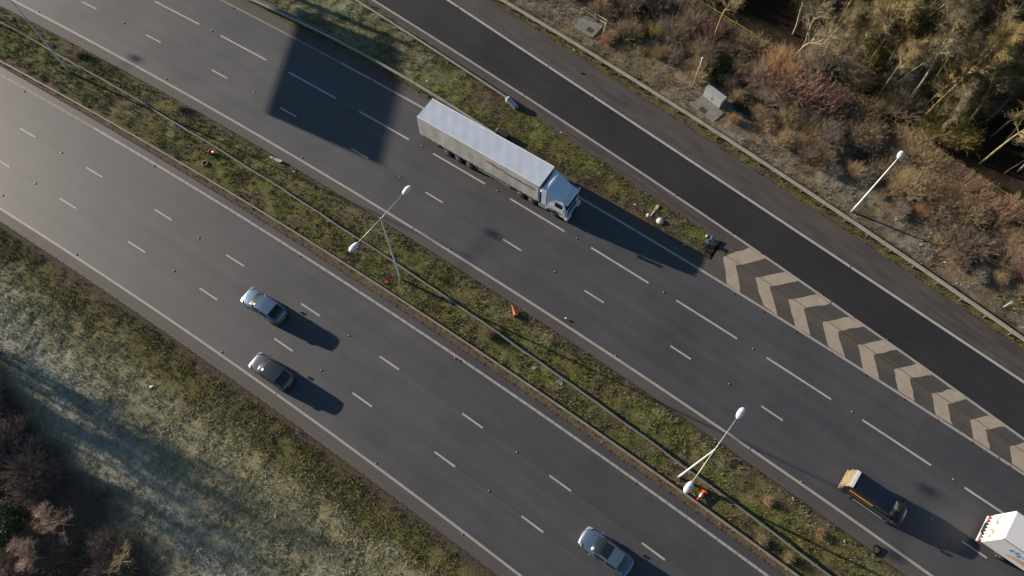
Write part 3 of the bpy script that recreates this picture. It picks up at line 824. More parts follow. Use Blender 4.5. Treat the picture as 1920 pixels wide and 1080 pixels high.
# ------------------------------------------------------------------ timber fence at the wood's edge
M_TIMBER = simple('mossy_timber', (0.20, 0.175, 0.060), 0.85, 0.2, 0, 0.35, 3.0)
fs0, fs1 = -40.0, 40.0
p0 = W(fs0, float(T('FENCE', fs0)))
fence = thing('timber_fence', 'mossy post and rail timber fence between the thicket and the wood', 'fence', tuple(p0))
inv = Vector(p0)
s = fs0
pm = MB().box((0, 0, 0.60), (0.14, 0.12, 1.5)).mesh('post', M_TIMBER)
while s < fs1:
    e = s + 1.85
    pa = Vector(W(s, float(T('FENCE', s)))); pb = Vector(W(e, float(T('FENCE', e))))
    o = link('post', pm, fence); o.location = pa - inv; o.rotation_euler = (rng.normal(0, .02), rng.normal(0, .02), heading('FENCE', s))
    nrm = (pb - pa).cross(Vector((0, 0, 1))).normalized() * 0.085
    for z_ in (0.45, 0.82, 1.18):
        a = pa - inv + nrm + Vector((0, 0, z_ + rng.normal(0, .02))); b = pb - inv + nrm + Vector((0, 0, z_ + rng.normal(0, .02)))
        mid = (a + b) / 2; d = b - a
        o = link('rail', bpy.data.meshes.get('fence_rail') or MB().box((0, 0, 0), (1.84, 0.07, 0.13)).mesh('fence_rail', M_TIMBER), fence)
        o.location = mid; o.rotation_euler = (0, -math.atan2(d.z, math.hypot(d.x, d.y)), math.atan2(d.y, d.x))
    s = e

# ------------------------------------------------------------------ road studs
M_IRON = simple('cast_iron', (0.020, 0.019, 0.019), 0.5, 0.5, 0.3)
M_REFW = simple('white_reflector', (0.55, 0.55, 0.55), 0.2, 0.7, 0, 0.05)
M_REFR = simple('red_reflector', (0.55, 0.03, 0.03), 0.3, 0.6, 0, 0.1)
def stud_proto(mat, w=0.165):
    t = thing('road_stud', 'stud', 'road stud')
    m = MB(); m.lathe([(w * .62, 0.004), (w * .58, 0.016), (w * .40, 0.024), (0.02, 0.026)], 12); m.build('casting', M_IRON, t)
    MB().box((0, 0, 0.032), (0.095, 0.10, 0.028)).build('reflector', mat, t, bevel=0.008)
    return t
SW, SR = stud_proto(M_REFW), stud_proto(M_REFR, 0.15)
used = set()
def studs(pts, src, label, group):
    for px, py in pts:
        p = at(px, py); s = ST(p[0], p[1])[0]; r = AX + rng.normal(0, 0.05)
        if src.name not in used:
            src.location = (p[0], p[1], 0.004); src.rotation_euler = (0, 0, r); src['label'] = label; src['group'] = group; used.add(src.name)
        else: dup(src, (p[0], p[1], 0.004), r, label, group)
studs([(115, 286), (373, 446), (654, 629), (969, 848)], SW, 'white road stud on the dashed line nearer the ribbed line, near carriageway', 'studs on the inner dashed line, near carriageway')
studs([(66, 344), (326, 508), (602, 694), (916, 920)], SW, 'white road stud on the dashed line nearer the field, near carriageway', 'studs on the outer dashed line, near carriageway')
studs([(232, 43), (477, 173), (750, 331), (1040, 509), (1366, 720), (1746, 973)], SW, 'white road stud on the short dashed line beyond the median', 'studs on the short dashed line')
studs([(278, -4), (397, 58), (524, 125), (655, 197), (791, 274), (932, 358), (1081, 447), (1244, 548), (1411, 654), (1597, 772), (1787, 899)], SW, 'white road stud in a gap of the long dashes beyond the median', 'studs on the long dashed line')
studs([(5, 366), (143, 477), (415, 660), (705, 868), (867, 1001)], SW, 'dark road stud beside the solid white line at the field edge', 'studs beside the field edge line')
studs([(72, 22), (311, 148), (566, 295), (843, 466), (1154, 667), (1502, 903)], SW, 'dark road stud on the solid line beside the far side of the median', 'studs beside the median edge line')
studs([(45, 171), (289, 311), (562, 480), (855, 672), (1191, 906)], SR, 'amber red road stud beside the ribbed line', 'studs beside the ribbed line')
studs([(437, 15), (698, 151), (1377, 551), (1432, 584), (1493, 621), (1558, 661), (1622, 703), (1694, 748), (1757, 787), (1823, 829), (1892, 874)], SR, 'red road stud on the line along the lower edge of the gore and verge', 'studs along the lower gore line')
studs([(1067, 231), (1268, 366), (1326, 404), (1373, 437), (1428, 475), (1485, 513), (1541, 551), (1602, 595), (1664, 636)], SR, 'small red road stud on the line between gore and slip road', 'studs along the upper gore line')
studs([(858, 14), (1110, 182), (1397, 373)], SR, 'red road stud on the solid line at the slip road shoulder', 'studs along the shoulder line')

# ------------------------------------------------------------------ cones, tyres, planks, litter
M_ORANGE = simple('orange_cone_plastic', (0.75, 0.07, 0.02), 0.45, 0.4, 0, 0.12)
M_FADED = simple('faded_red_cone_plastic', (0.50, 0.12, 0.08), 0.6, 0.3, 0, 0.15)
M_SLEEVE = simple('white_reflective_sleeve', (0.78, 0.77, 0.76), 0.35)
M_RUB = simple('black_rubber', (0.022, 0.022, 0.023), 0.75, 0.3)
def cone(label, loc, tilt, az, h=0.95, col=M_ORANGE, sleeve=True):
    t = thing('traffic_cone', label, 'traffic cone', loc)
    t.rotation_euler = (0, tilt, az)
    MB().lathe([(0.19, 0.0), (0.185, 0.10), (0.145, 0.30 * h / .95), (0.075, 0.62 * h / .95), (0.04, h - 0.05), (0.03, h)], 16).build('cone_body', col, t, smooth=True)
    if sleeve: MB().lathe([(0.142, 0.33 * h / .95), (0.084, 0.61 * h / .95), (0.080, 0.61 * h / .95), (0.135, 0.33 * h / .95)], 16, closed=True).build('sleeve', M_SLEEVE, t, smooth=True)
    MB().box((0, 0, 0.03), (0.46, 0.46, 0.06)).build('base', col, t, bevel=0.02)
    return t
def az_px(a, b): v = at(*b) - at(*a); return math.atan2(v[1], v[0])
a_ = at(395, 287); cone('bright orange cone with white sleeve lying on the median beside the loose tyre', (a_[0], a_[1], 0.28), math.radians(84), az_px((394, 285), (412, 290)))
a_ = at(967, 594); cone('plain faded red cone lying on the median grass at the far hard strip', (a_[0], a_[1], 0.26), math.radians(86), az_px((967, 594), (961, 578)), 1.1, M_FADED, False)
a_ = at(1320, 922); cone('red and white cone lying under the lower lantern of the pale lamp post', (a_[0], a_[1], 0.28), math.radians(82), az_px((1319, 922), (1305, 937)), 1.1)
def ring(label, px, ro, ri, w, mat, name, cat, hub=False, tilt=0.0, z=0.06):
    p = at(*px); t = thing(name, label, cat, (p[0], p[1], z)); t.rotation_euler = (tilt, tilt * .6, 0.3)
    MB().lathe([(ri, 0.0), (ri, w), (ri + (ro - ri) * .35, w * 1.12), (ro * .93, w * 1.05), (ro, w * .8), (ro, w * .2), (ro * .93, -0.02)], 22, closed=True).build('tread', mat, t, smooth=True)
    MB().lathe([(ri + 0.02, w * .75), (ri * .98, w * .8), (ri * .98, w * .3), (ri + 0.02, w * .35)], 22, closed=True).build('bead', M_GALVD, t)
    return t
M_GREYT = simple('mud_greyed_rubber', (0.135, 0.13, 0.12), 0.85, 0.2, 0, 0.25)
ring('grey loose tyre lying flat on the median below the orange cone', (386, 308), 0.33, 0.19, 0.18, M_GREYT, 'tyre', 'tyre')
ring('split black tyre carcass on the hard strip near the bottom right', (1642, 1031), 0.40, 0.26, 0.12, M_RUB, 'tyre', 'tyre', tilt=0.25)
p = at(1048, 718); t_ = thing('hub_cap', 'silver spoked wheel trim lying on the median grass', 'wheel trim', (p[0], p[1], 0.16)); t_.rotation_euler = (0.15, -0.1, 0)
M_SILV = simple('silver_plastic', (0.5, 0.51, 0.53), 0.35, 0.5, 0.5)
m = MB(); m.lathe([(0.26, 0), (0.28, 0.02), (0.27, 0.045), (0.24, 0.04)], 20, closed=True); m.build('rim', M_SILV, t_, smooth=True)
for i in range(8):
    a = i * math.pi / 4; MB().box((0.14 * math.cos(a), 0.14 * math.sin(a), 0.03), (0.2, 0.055, 0.02), a).build('spoke', M_SILV, t_)
MB().cyl((0, 0, 0.01), (0, 0, 0.05), 0.055, 12).build('centre_cap', M_SILV, t_)
p = at(1378, 871); t_ = thing('manhole', 'dark iron drain cover in the median edge by the pale lamp post', 'drain cover', (p[0], p[1], 0.10))
MB().lathe([(0.44, -.02), (0.44, .05), (0.38, .06), (0.36, .03), (.02, .03)], 20).build('frame', M_IRON, t_)
for i in range(6):
    a = i * math.pi / 6; MB().box((0, 0, 0.045), (0.74, 0.035, 0.02), a).build('bar', M_COVER, t_)
a_, b_ = at(509, 296, .1), at(526, 303, .1)
t_ = thing('plank', 'pale broken board lying at the edge of the median grass', 'board', tuple((a_ + b_) / 2 + np.array([0, 0, .08])), math.atan2(b_[1] - a_[1], b_[0] - a_[0]))
m = MB(); m.add([(-.68, -.12, 0), (.5, -.19, 0), (.7, -.05, .03), (.62, .15, .02), (-.66, .10, 0), (-.68, -.12, .05), (.5, -.19, .05), (.7, -.05, .08), (.62, .15, .07), (-.66, .10, .05)],
                [(4, 3, 2, 1, 0), (5, 6, 7, 8, 9)] + [(i, (i + 1) % 5, 5 + (i + 1) % 5, 5 + i) for i in range(5)])
m.build('board', simple('bleached_wood', (0.42, 0.36, 0.27), 0.8), t_); MB().box((-.3, 0, .06), (0.09, .2, .03)).build('batten', simple('bleached_wood_batten', (0.30, 0.26, 0.20), 0.8), t_)
# fallen marker and dome on the verge
b_, e_ = at(1219, 407), at(1233, 388)
t_ = thing('marker_post', 'white marker post with red tip lying on the verge by two white lumps', 'marker post', (b_[0], b_[1], 0.12), math.atan2(e_[1] - b_[1], e_[0] - b_[0]))
l_ = float(np.linalg.norm(e_ - b_))
m = MB(); m.add([(0, -.05, 0), (l_, -.14, .05), (l_, .14, .05), (0, .05, 0), (0, -.05, .10), (l_, -.14, .13), (l_, .14, .13), (0, .05, .10)], [(3, 2, 1, 0), (4, 5, 6, 7), (0, 1, 5, 4), (1, 2, 6, 5), (2, 3, 7, 6), (3, 0, 4, 7)])
m.build('post', simple('dirty_white_plastic', (0.58, 0.50, 0.42), 0.5), t_, bevel=0.015)
MB().box((l_ + 0.05, 0, .10), (0.14, 0.30, .09)).build('red_tip', M_FADED, t_, bevel=0.015)
for px, r, lab in (((1237, 416), 0.36, 'larger half dome of white plastic on the verge near the chevrons'), ((1215, 405), 0.22, 'small white lump at the foot of the fallen marker post')):
    p = at(*px); t_ = thing('bollard_shell', lab, 'broken bollard', (p[0], p[1], 0.02), -0.5)
    MB().lathe([(r, 0.05), (r * 1.0, r * .45), (r * .8, r * .8), (r * .45, r * 1.02), (0.02, r * 1.1)], 16).build('shell', simple('dull_white_shell', (0.5, 0.48, 0.44), 0.6) , t_, smooth=True)
    MB().lathe([(r * 1.08, 0), (r * 1.1, 0.05), (r * .9, 0.06)], 16).build('rim', M_CONC, t_)
# debris heap at the nose of the gore
p = at(1330, 456)
M_BLUED = simple('bluish_torn_plastic', (0.20, 0.25, 0.31), 0.35, 0.5)
heap = [((0, 0, .35), (.9, .5, .05), .3), ((.3, .35, .28), (.6, .45, .05), 1.1), ((-.35, -.2, .22), (.7, .3, .10), 2.0), ((.5, -.3, .2), (.35, .3, .25), .4), ((-.1, .55, .2), (.5, .3, .12), -.5)]
for i, (c, sz, rz) in enumerate(heap):
    m = MB(); m.box((0, 0, 0), sz, 0, 0.7)
    o = m.build('debris', (M_BLUED, M_BLUED, M_DARK, M_RUB, M_BLUED)[i], None, bevel=0.02)
    o.location = (p[0] + c[0], p[1] + c[1], c[2]); o.rotation_euler = (0.5 * math.sin(i * 2.1), 0.4 * math.cos(i * 1.7), rz)
    tag(o, ('broken bluish sheet on top of the wreckage at the gore nose', 'torn bluish panel on the upper side of the gore nose wreckage', 'dark bent beam at the left of the gore nose wreckage', 'black rubber block at the right of the gore nose wreckage', 'bluish offcut nearest the slip road in the gore nose wreckage')[i], 'debris', 'wreckage at the gore nose')
M_TUFT = attr_mat('scrap', 0.6, 0.4, 0.1)
def scrap(px, size, col, label, name='litter', cat='litter', group='litter on the verges'):
    p = at(*px); m = MB()
    n = 7; th = rng.uniform(0, 6.28)
    ring_ = [(size * rng.uniform(.6, 1.2) * math.cos(6.283 * i / n + th), size * rng.uniform(.35, .8) * math.sin(6.283 * i / n + th), rng.uniform(-.02, .04)) for i in range(n)]
    m.add(ring_ + [(x, y, z + 0.035) for x, y, z in ring_] + [(0, 0, size * .35)], [tuple(range(n))[::-1]] + [(i, (i + 1) % n, n + (i + 1) % n, n + i) for i in range(n)] + [(n + i, n + (i + 1) % n, 2 * n) for i in range(n)])
    o = m.build(name, col, None); o.location = (p[0], p[1], 0.13); o.rotation_euler = (rng.normal(0, .2), rng.normal(0, .2), rng.uniform(0, 6))
    return tag(o, label, cat, group)
M_LITW = simple('white_litter', (0.5, 0.5, 0.47), 0.6, 0.4, 0, 0.2, 4)
M_LITB = simple('grey_litter', (0.34, 0.36, 0.38), 0.6, 0.4, 0, 0.2, 4)
scrap((725, 529), 0.24, M_ORANGE, 'scrap of orange plastic lying between the lamp pole foot and the tan barrier', 'cone_fragment', 'plastic scrap')
scrap((853, 671), 0.16, M_ORANGE, 'small orange red fragment on the ribbed line of the near carriageway', 'cone_fragment', 'plastic scrap')
for pts, lab in (
    ([(608, 372), (822, 595), (338, 258), (255, 198), (52, 126), (736, 450), (1107, 782), (1020, 635), (160, 110), (1266, 870)], 'pale scrap of litter in the grass of the median'),
    ([(505, 312), (512, 318), (552, 323), (548, 330), (1486, 938), (1582, 1015), (1594, 1050), (1485, 935), (1432, 920), (1347, 830), (1060, 598)], 'pale scrap of litter in the median near the far carriageway'),
    ([(848, 146), (866, 143), (1008, 236), (1027, 237), (801, 154), (829, 170), (1051, 250), (985, 240), (1190, 385), (1207, 383), (1284, 424), (1282, 461)], 'white speck of litter on the verge beside the slip road'),
    ([(1557, 326), (1560, 333), (1272, 162), (1076, 95), (1194, 112), (1260, 190), (1391, 302), (1788, 489), (1770, 493), (1792, 532), (1800, 536), (1880, 560), (1900, 580), (1845, 538), (1865, 510), (1243, 176), (1245, 178)], 'white scrap of litter on the frosty bank behind the pale barrier'),
    ([(229, 664), (129, 624), (33, 530), (412, 731), (395, 780), (430, 843), (488, 835), (517, 968), (700, 945), (623, 1041), (293, 723)], 'pale scrap of litter in the frosty field')):
    for q in pts: scrap(q, rng.uniform(0.06, 0.14), M_LITW if rng.random() < .6 else M_LITB, lab)
scrap((285, 726), 0.22, M_LITB, 'larger pale lump in the frosty field', 'litter')
o = scrap((1004, 692), 0.42, M_CONC, 'grey slab fragment lying in the median beside the wheel trim', 'concrete_fragment', 'rubble')
for q in ((1322, 272), (1325, 276)):
    pass
o = scrap((1082, 134), 0.16, M_RUB, 'small black scrap on the brown slip road shoulder', 'rubber_scrap', 'litter')
# ------------------------------------------------------------------ bare winter trees and thicket
def rv(s=1.0): return Vector((rng.normal(0, s), rng.normal(0, s), rng.normal(0, s)))
class Spines:
    """thin three sided tapering shoots gathered in numpy"""
    def __init__(s): s.a = []; s.b = []; s.r0 = []; s.r1 = []
    def add(s, a, b, r0, r1): s.a.append(tuple(a)); s.b.append(tuple(b)); s.r0.append(r0); s.r1.append(r1)
    def path(s, pts, r0, r1):
        n = len(pts) - 1
        for i in range(n): s.add(pts[i], pts[i + 1], r0 + (r1 - r0) * i / n, r0 + (r1 - r0) * (i + 1) / n)
    def mesh(s, name, mat):
        A = np.array(s.a, np.float32); B = np.array(s.b, np.float32); n = len(A)
        d = B - A; d /= np.maximum(np.linalg.norm(d, axis=1, keepdims=True), 1e-6)
        ref = np.where(np.abs(d[:, 2:3]) < .9, np.array([[0, 0, 1.]]), np.array([[1., 0, 0]]))
        u = np.cross(d, ref); u /= np.linalg.norm(u, axis=1, keepdims=True); w = np.cross(d, u)
        V = np.zeros((n, 6, 3), np.float32)
        for j in range(3):
            an = 2 * math.pi * j / 3
            o = u * math.cos(an) + w * math.sin(an)
            V[:, j] = A + o * np.array(s.r0)[:, None]; V[:, 3 + j] = B + o * np.array(s.r1)[:, None]
        q = np.array([[0, 1, 4, 3], [1, 2, 5, 4], [2, 0, 3, 5]])
        Qs = (np.arange(n)[:, None, None] * 6 + q[None]).reshape(-1, 4)
        return np_mesh(name, V.reshape(-1, 3), Qs, np.arange(0, len(Qs) * 4, 4), mat, smooth=True)

def bend(p, d, L, n, wob, up=0.0):
    pts = [p.copy()]; d = d.normalized()
    for i in range(n):
        d = (d + rv(wob) + Vector((0, 0, up))).normalized()
        p = p + d * (L / n); pts.append(p.copy())
    return pts, d
def along(pts, u):
    x = u * (len(pts) - 1); i = min(int(x), len(pts) - 2); f_ = x - i
    return pts[i].lerp(pts[i + 1], f_), (pts[i + 1] - pts[i]).normalized()
def side(d, ang):
    r = rv(); r = (r - d * r.dot(d)).normalized()
    return (d * math.cos(ang) + r * math.sin(ang)).normalized()

def make_tree(h, limbs, spread, mats, twigk=1.1, low=0.4, lean=0.03, crook=0.05, tw=0.0105):
    trunk = MB(); tw_ = Spines()
    d = Vector((rng.normal(0, lean), rng.normal(0, lean), 1)).normalized()
    tp, _ = bend(Vector((0, 0, -0.1)), d, h, 9, crook, 0.03)
    r0 = h * 0.0105
    trunk.tube(tp, [r0 * (1 - i / 9.6) ** 0.8 for i in range(10)], 6)
    for i in range(limbs):
        u = low + (1 - low) * (i + rng.uniform(0, .8)) / limbs
        p, dd = along(tp, min(u, .99)); rad = r0 * (1 - u) ** 0.8 * 0.75 + 0.022
        L = spread * (0.45 + 0.9 * (1 - u)) * rng.uniform(.7, 1.25)
        bd = side(dd, rng.uniform(.5, 1.05))
        bp, _ = bend(p, bd, L, 6, 0.16, 0.09)
        trunk.tube(bp, [rad * (1 - .8 * j / 6) for j in range(7)], 4, cap=False)
        for q in range(int(rng.integers(5, 8))):
            p2, d2 = along(bp, rng.uniform(.2, 1.0)); L2 = L * rng.uniform(.25, .5)
            sp, _ = bend(p2, side(d2, rng.uniform(.35, .9)), L2, 4, 0.2, 0.08)
            tw_.path(sp, rad * .42 + .006, .009)
            for k in range(int(11 * twigk)):
                p3, d3 = along(sp, rng.uniform(.15, 1.0))
                e, _ = bend(p3, side(d3, rng.uniform(.3, .9)), rng.uniform(.35, .95), 2, .22, .12)
                tw_.path(e, tw, .0035)
                for k2 in range(2):
                    p4, d4 = along(e, rng.uniform(.3, .9)); tw_.add(p4, p4 + side(d4, rng.uniform(.4, .9)) * rng.uniform(.15, .4), tw * .8, .003)
        for k in range(int(7 * twigk)):
            p3, d3 = along(bp, rng.uniform(.3, 1.0))
            e, _ = bend(p3, side(d3, rng.uniform(.4, 1.0)), rng.uniform(.3, .9), 2, .2, .1); tw_.path(e, tw, .0035)
    return trunk.mesh('trunk', mats[0], smooth=True), tw_.mesh('crown', mats[1])

def make_bush(h, rad, stems, mat, droop=0.0, sidek=3, thick=0.009, base=0.35):
    s_ = Spines()
    for i in range(stems):
        a = rng.uniform(0, 6.283); r = math.sqrt(rng.random())
        b = Vector((math.cos(a) * r * rad * base, math.sin(a) * r * rad * base, -0.03))
        d = Vector((math.cos(a) * r * rad / h * 0.9, math.sin(a) * r * rad / h * .9, 1)) + rv(.16)
        L = h * rng.uniform(.55, 1.12)
        pts, dd = bend(b, d, L, 4, .13, -droop)
        s_.path(pts, thick, thick * .4)
        for k in range(sidek):
            p, d2 = along(pts, rng.uniform(.35, 1)); e, _ = bend(p, side(d2, rng.uniform(.3, .9)), rng.uniform(.2, .55) * h * .4, 2, .2, .02)
            s_.path(e, thick * .6, .003)
    return s_.mesh('stems', mat)
def make_leafy(h, rad, stems, mat, leafmat, leaves=2200):
    st = make_bush(h, rad, stems, mat, .05)
    n = leaves
    a = rng.uniform(0, 6.283, n); r = rad * np.cbrt(rng.random(n)) ; z = h * (0.15 + 0.85 * rng.random(n)) * (1 - .45 * (r / rad) ** 2)
    c = np.stack([np.cos(a) * r, np.sin(a) * r, z], -1) + rng.normal(0, .08, (n, 3))
    u = rng.normal(0, 1, (n, 3)); u /= np.linalg.norm(u, axis=1, keepdims=True)
    v = np.cross(u, rng.normal(0, 1, (n, 3))); v /= np.linalg.norm(v, axis=1, keepdims=True)
    L = rng.uniform(.05, .11, (n, 1))
    V = np.stack([c - u * L, c + v * L * .5, c + u * L, c - v * L * .5], 1).reshape(-1, 3)
    return st, np_mesh('leaves', V, np.arange(n * 4), np.arange(0, n * 4, 4), leafmat)

B_TRUNK = bark_mat('lichen_bark', [(0.183, 0.171, 0.116), (0.317, 0.287, 0.183), (0.268, 0.220, 0.104), (0.329, 0.299, 0.232)])
B_TWIG = bark_mat('olive_twigs', [(0.305, 0.250, 0.152), (0.281, 0.238, 0.128), (0.342, 0.275, 0.146), (0.256, 0.220, 0.146), (0.317, 0.262, 0.183)])
B_GOLD = bark_mat('golden_bark', [(0.464, 0.342, 0.128), (0.390, 0.293, 0.134)])
B_GOLDT = bark_mat('golden_twigs', [(0.415, 0.311, 0.128), (0.354, 0.275, 0.122)])
B_PALE = bark_mat('pale_bark', [(0.439, 0.378, 0.268), (0.366, 0.329, 0.244)])
B_PURP = bark_mat('purplish_twigs', [(0.354, 0.262, 0.213), (0.403, 0.293, 0.232), (0.329, 0.256, 0.195), (0.378, 0.299, 0.213)])
def bushcol(name, a, b): return bark_mat(name, [a, b, tuple((x + y) / 2 * .85 for x, y in zip(a, b))])
BC = {'straw': bushcol('straw_stems', (0.488, 0.372, 0.226), (0.403, 0.317, 0.189)),
      'brown': bushcol('brown_stems', (0.342, 0.262, 0.189), (0.287, 0.226, 0.171)),
      'grey': bushcol('grey_stems', (0.390, 0.323, 0.262), (0.329, 0.287, 0.244)),
      'red': bushcol('red_stems', (0.41, 0.25, 0.185), (0.38, 0.245, 0.185)),
      'orange': bushcol('orange_stems', (0.488, 0.287, 0.152), (0.439, 0.262, 0.152)),
      'yellow': bushcol('yellow_stems', (0.439, 0.354, 0.116), (0.378, 0.317, 0.122)),
      'pink': bushcol('pinkish_stems', (0.403, 0.226, 0.201), (0.354, 0.220, 0.183)),
      'purple': bushcol('purplish_stems', (0.366, 0.275, 0.232), (0.415, 0.305, 0.244))}
LEAF_G = attr_mat; 
def leafmat(name, a, b):
    m, nt, bs = principled(name, 0.6, 0.3); n = noise(nt, 2.2, 4)
    nt.links.new(ramp(nt, n.outputs[0], [(0.35, a), (0.65, b)]).outputs[0], bs.inputs['Base Color']); return m
LF_BR = leafmat('bramble_leaves', (0.045, 0.060, 0.020), (0.085, 0.085, 0.030))
LF_EV = leafmat('evergreen_leaves', (0.022, 0.048, 0.014), (0.045, 0.085, 0.024))

TREES = [make_tree(12.5, 17, 2.3, (B_TRUNK, B_TWIG)), make_tree(11.0, 15, 2.0, (B_TRUNK, B_TWIG), low=.5), make_tree(13.5, 18, 2.6, (B_TRUNK, B_TWIG), low=.45),
         make_tree(10.0, 16, 2.4, (B_TRUNK, B_TWIG), low=.3, crook=.08), make_tree(12.0, 16, 2.3, (B_GOLD, B_GOLDT), 1.2, low=.5, crook=.07), make_tree(13.0, 17, 2.6, (B_GOLD, B_GOLDT), 1.2, low=.45)]
TREES_H = [12.5, 11.0, 13.5, 10.0, 12.0, 13.0]
PALE = make_tree(9.0, 13, 3.0, (B_PALE, B_TWIG), .35, low=.35, crook=.12)
PURP = [make_tree(8.0, 15, 2.1, (B_PURP, B_PURP), 1.0, low=.15, crook=.08), make_tree(9.5, 16, 2.4, (B_PURP, B_PURP), 1.0, low=.2, crook=.08)]
BELT = [make_tree(8.5, 13, 2.2, (B_PURP, B_PURP), .32, low=.15, crook=.08), make_tree(9.5, 14, 2.5, (B_PURP, B_PURP), .32, low=.2, crook=.08)]
def tree(label, x, y, kind, group=None, k=1.0, rz=None, name='bare_tree'):
    t = thing(name, label, 'tree', (x, y, 0.0), rng.uniform(0, 6.28) if rz is None else rz, group)
    t.scale = (k, k, k * rng.uniform(.93, 1.07))
    tr, cr = kind
    link('trunk', tr, t); link('crown', cr, t)
    return t
def bush(label, x, y, me, group, sc=1.0, leaves=None, name='bare_bush', z=0.0):
    t = thing(name, label, 'bush', (x, y, z), rng.uniform(0, 6.28), group)
    t.scale = (sc * rng.uniform(.85, 1.15), sc * rng.uniform(.85, 1.15), sc * rng.uniform(.85, 1.15))
    link('stems', me, t)
    if leaves: link('leaves', leaves, t)
    return t

MARKS = [((1110, 45), 'by the hand rail'), ((1230, 70), 'around the small yellow bush'), ((1320, 130), 'behind the marker pole'), ((1380, 200), 'right of the cabinet'),
         ((1480, 180), 'around the big red clump'), ((1480, 250), 'below the big red clump'), ((1580, 240), 'below the mossy stretch of fence'), ((1560, 310), 'along the frosty bank left of the single lamp post'),
         ((1650, 310), 'beside the single lamp post'), ((1700, 280), 'between the single lamp lantern and the fence'), ((1740, 400), 'right of the single lamp post foot'), ((1840, 370), 'among the red bushes at right'),
         ((1800, 450), 'below the red bushes at right'), ((1890, 470), 'at the right edge above the leaning marker post'), ((1900, 380), 'against the fence at the right edge')]
WMARKS = [((1330, 10), 'at the left end of the wood'), ((1430, 20), 'beside the black gap'), ((1500, 60), 'around the crooked pale tree'), ((1560, 120), 'behind the greyish bushes'), ((1620, 30), 'at the top edge of the wood'),
          ((1660, 160), 'just behind the mossy fence'), ((1740, 60), 'in the upper middle of the wood'), ((1760, 180), 'above the yellow green bush'), ((1850, 60), 'in the upper right of the wood'),
          ((1800, 250), 'left of the dark hollow'), ((1890, 170), 'above the dark hollow at right'), ((1910, 330), 'below the dark hollow at right')]
LMARKS = [((10, 740), 'at the upper tip of the bottom left thicket'), ((60, 830), 'along the upper field edge of the bottom left thicket'), ((130, 910), 'at the shaded field edge right above the evergreen'),
          ((20, 900), 'at the left edge above the dark evergreen'), ((40, 1050), 'below the dark evergreen'), ((120, 990), 'right of the dark evergreen'), ((210, 1000), 'at the field edge above the small pale tree'),
          ((200, 1070), 'left of the small pale tree at the bottom edge'), ((290, 1060), 'right of the small pale tree at the bottom edge')]
def pix(x, y, z=0.0):
    c = RC.T @ np.array([x, y, z - HCAM]); return 960 - FPX * c[0] / c[2], 540 + FPX * c[1] / c[2]
def nearest(marks, x, y, z=0.0, lo=None):
    px, py = pix(x, y, z)
    if not (-10 < px < 1930 and -10 < py < 1090): return 'beyond the edge of the view'
    return min(marks, key=lambda m: (m[0][0] - px) ** 2 + (m[0][1] - py) ** 2)[1]
placed = []
def clear(x, y, r):
    return all((x - a) ** 2 + (y - b) ** 2 > (r + c) ** 2 * .25 * 4 * .25 for a, b, c in placed)
# trunks that can be picked out in the photograph
FRONT = [((1530, 105), 'slender tree behind the fence, first trunk right of the black gap', 0), ((1608, 57), 'straight slender trunk high in the wood, right of the crooked pale tree', 1),
         ((1641, 186), 'slender grey trunk rising just behind the mossiest stretch of fence', 1), ((1730, 186), 'pale straight trunk in the middle of the wood with golden crown', 4),
         ((1818, 201), 'golden crowned tree leaning out over the dark hollow at right', 5), ((1840, 236), 'upper of the three pale trunks crossing the dark hollow at right', 1),
         ((1853, 261), 'middle of the three pale trunks crossing the dark hollow at right', 2), ((1869, 283), 'lowest pale golden trunk in the dark hollow, at the right edge', 4),
         ((1771, 150), 'golden tree with long bare trunk near the centre of the wood', 5), ((1690, 145), 'tree with tangled olive crown behind the mossy fence bushes', 3),
         ((1335, 85), 'thin leaning tree at the black gap beside the fence, left end of the wood', 1)]
for px, lab, k in FRONT:
    p = at(*px); tree('bare ' + lab, p[0], p[1], TREES[k], None, rng.uniform(.85, 1.0)); placed.append((p[0], p[1], 2.6))
p = at(1490, 105); tree('crooked pale branched tree standing against the black gap at the top of the wood', p[0], p[1], PALE, None, 1.0, 0.6); placed.append((p[0], p[1], 5.0))
G_WOOD = 'bare trees crowded in the wood beyond the fence'
cnt = 0
for i in range(6000):
    x = rng.uniform(12, 88); y = rng.uniform(22, 82)
    s, t = ST(x, y); e = t - T('FENCE', s)
    if e < 2.2 or cnt > 285: continue
    if abs(x) > 57 + (y - 60) * .3 + 9 or (y > 71 and x > 40): continue
    pxy_hole = (Vector((x, y)) - Vector(at(1420, 30)[:2])).length < 4.2 or (Vector((x, y)) - Vector(at(1860, 250)[:2])).length < 3.6
    if pxy_hole: continue
    if y < 62 + 0 and e > 45: continue
    if not all((x - a) ** 2 + (y - b) ** 2 > 1.95 ** 2 for a, b, c in placed): continue
    placed.append((x, y, 2.4)); cnt += 1
    k = int(rng.choice([0, 1, 2, 3, 4, 5], p=[.23, .18, .2, .17, .12, .10]))
    gold = k >= 4
    sc = rng.uniform(.85, 1.18)
    zone = nearest(WMARKS, x, y); tall = 'tall' if TREES_H[k] * sc > 11.2 else 'short'
    tree(tall + (' bare tree with golden branches ' if gold else ' bare tree with olive brown twigs ') + zone, x, y, TREES[k], ('golden trees ' if gold else 'olive brown trees ') + zone, sc)

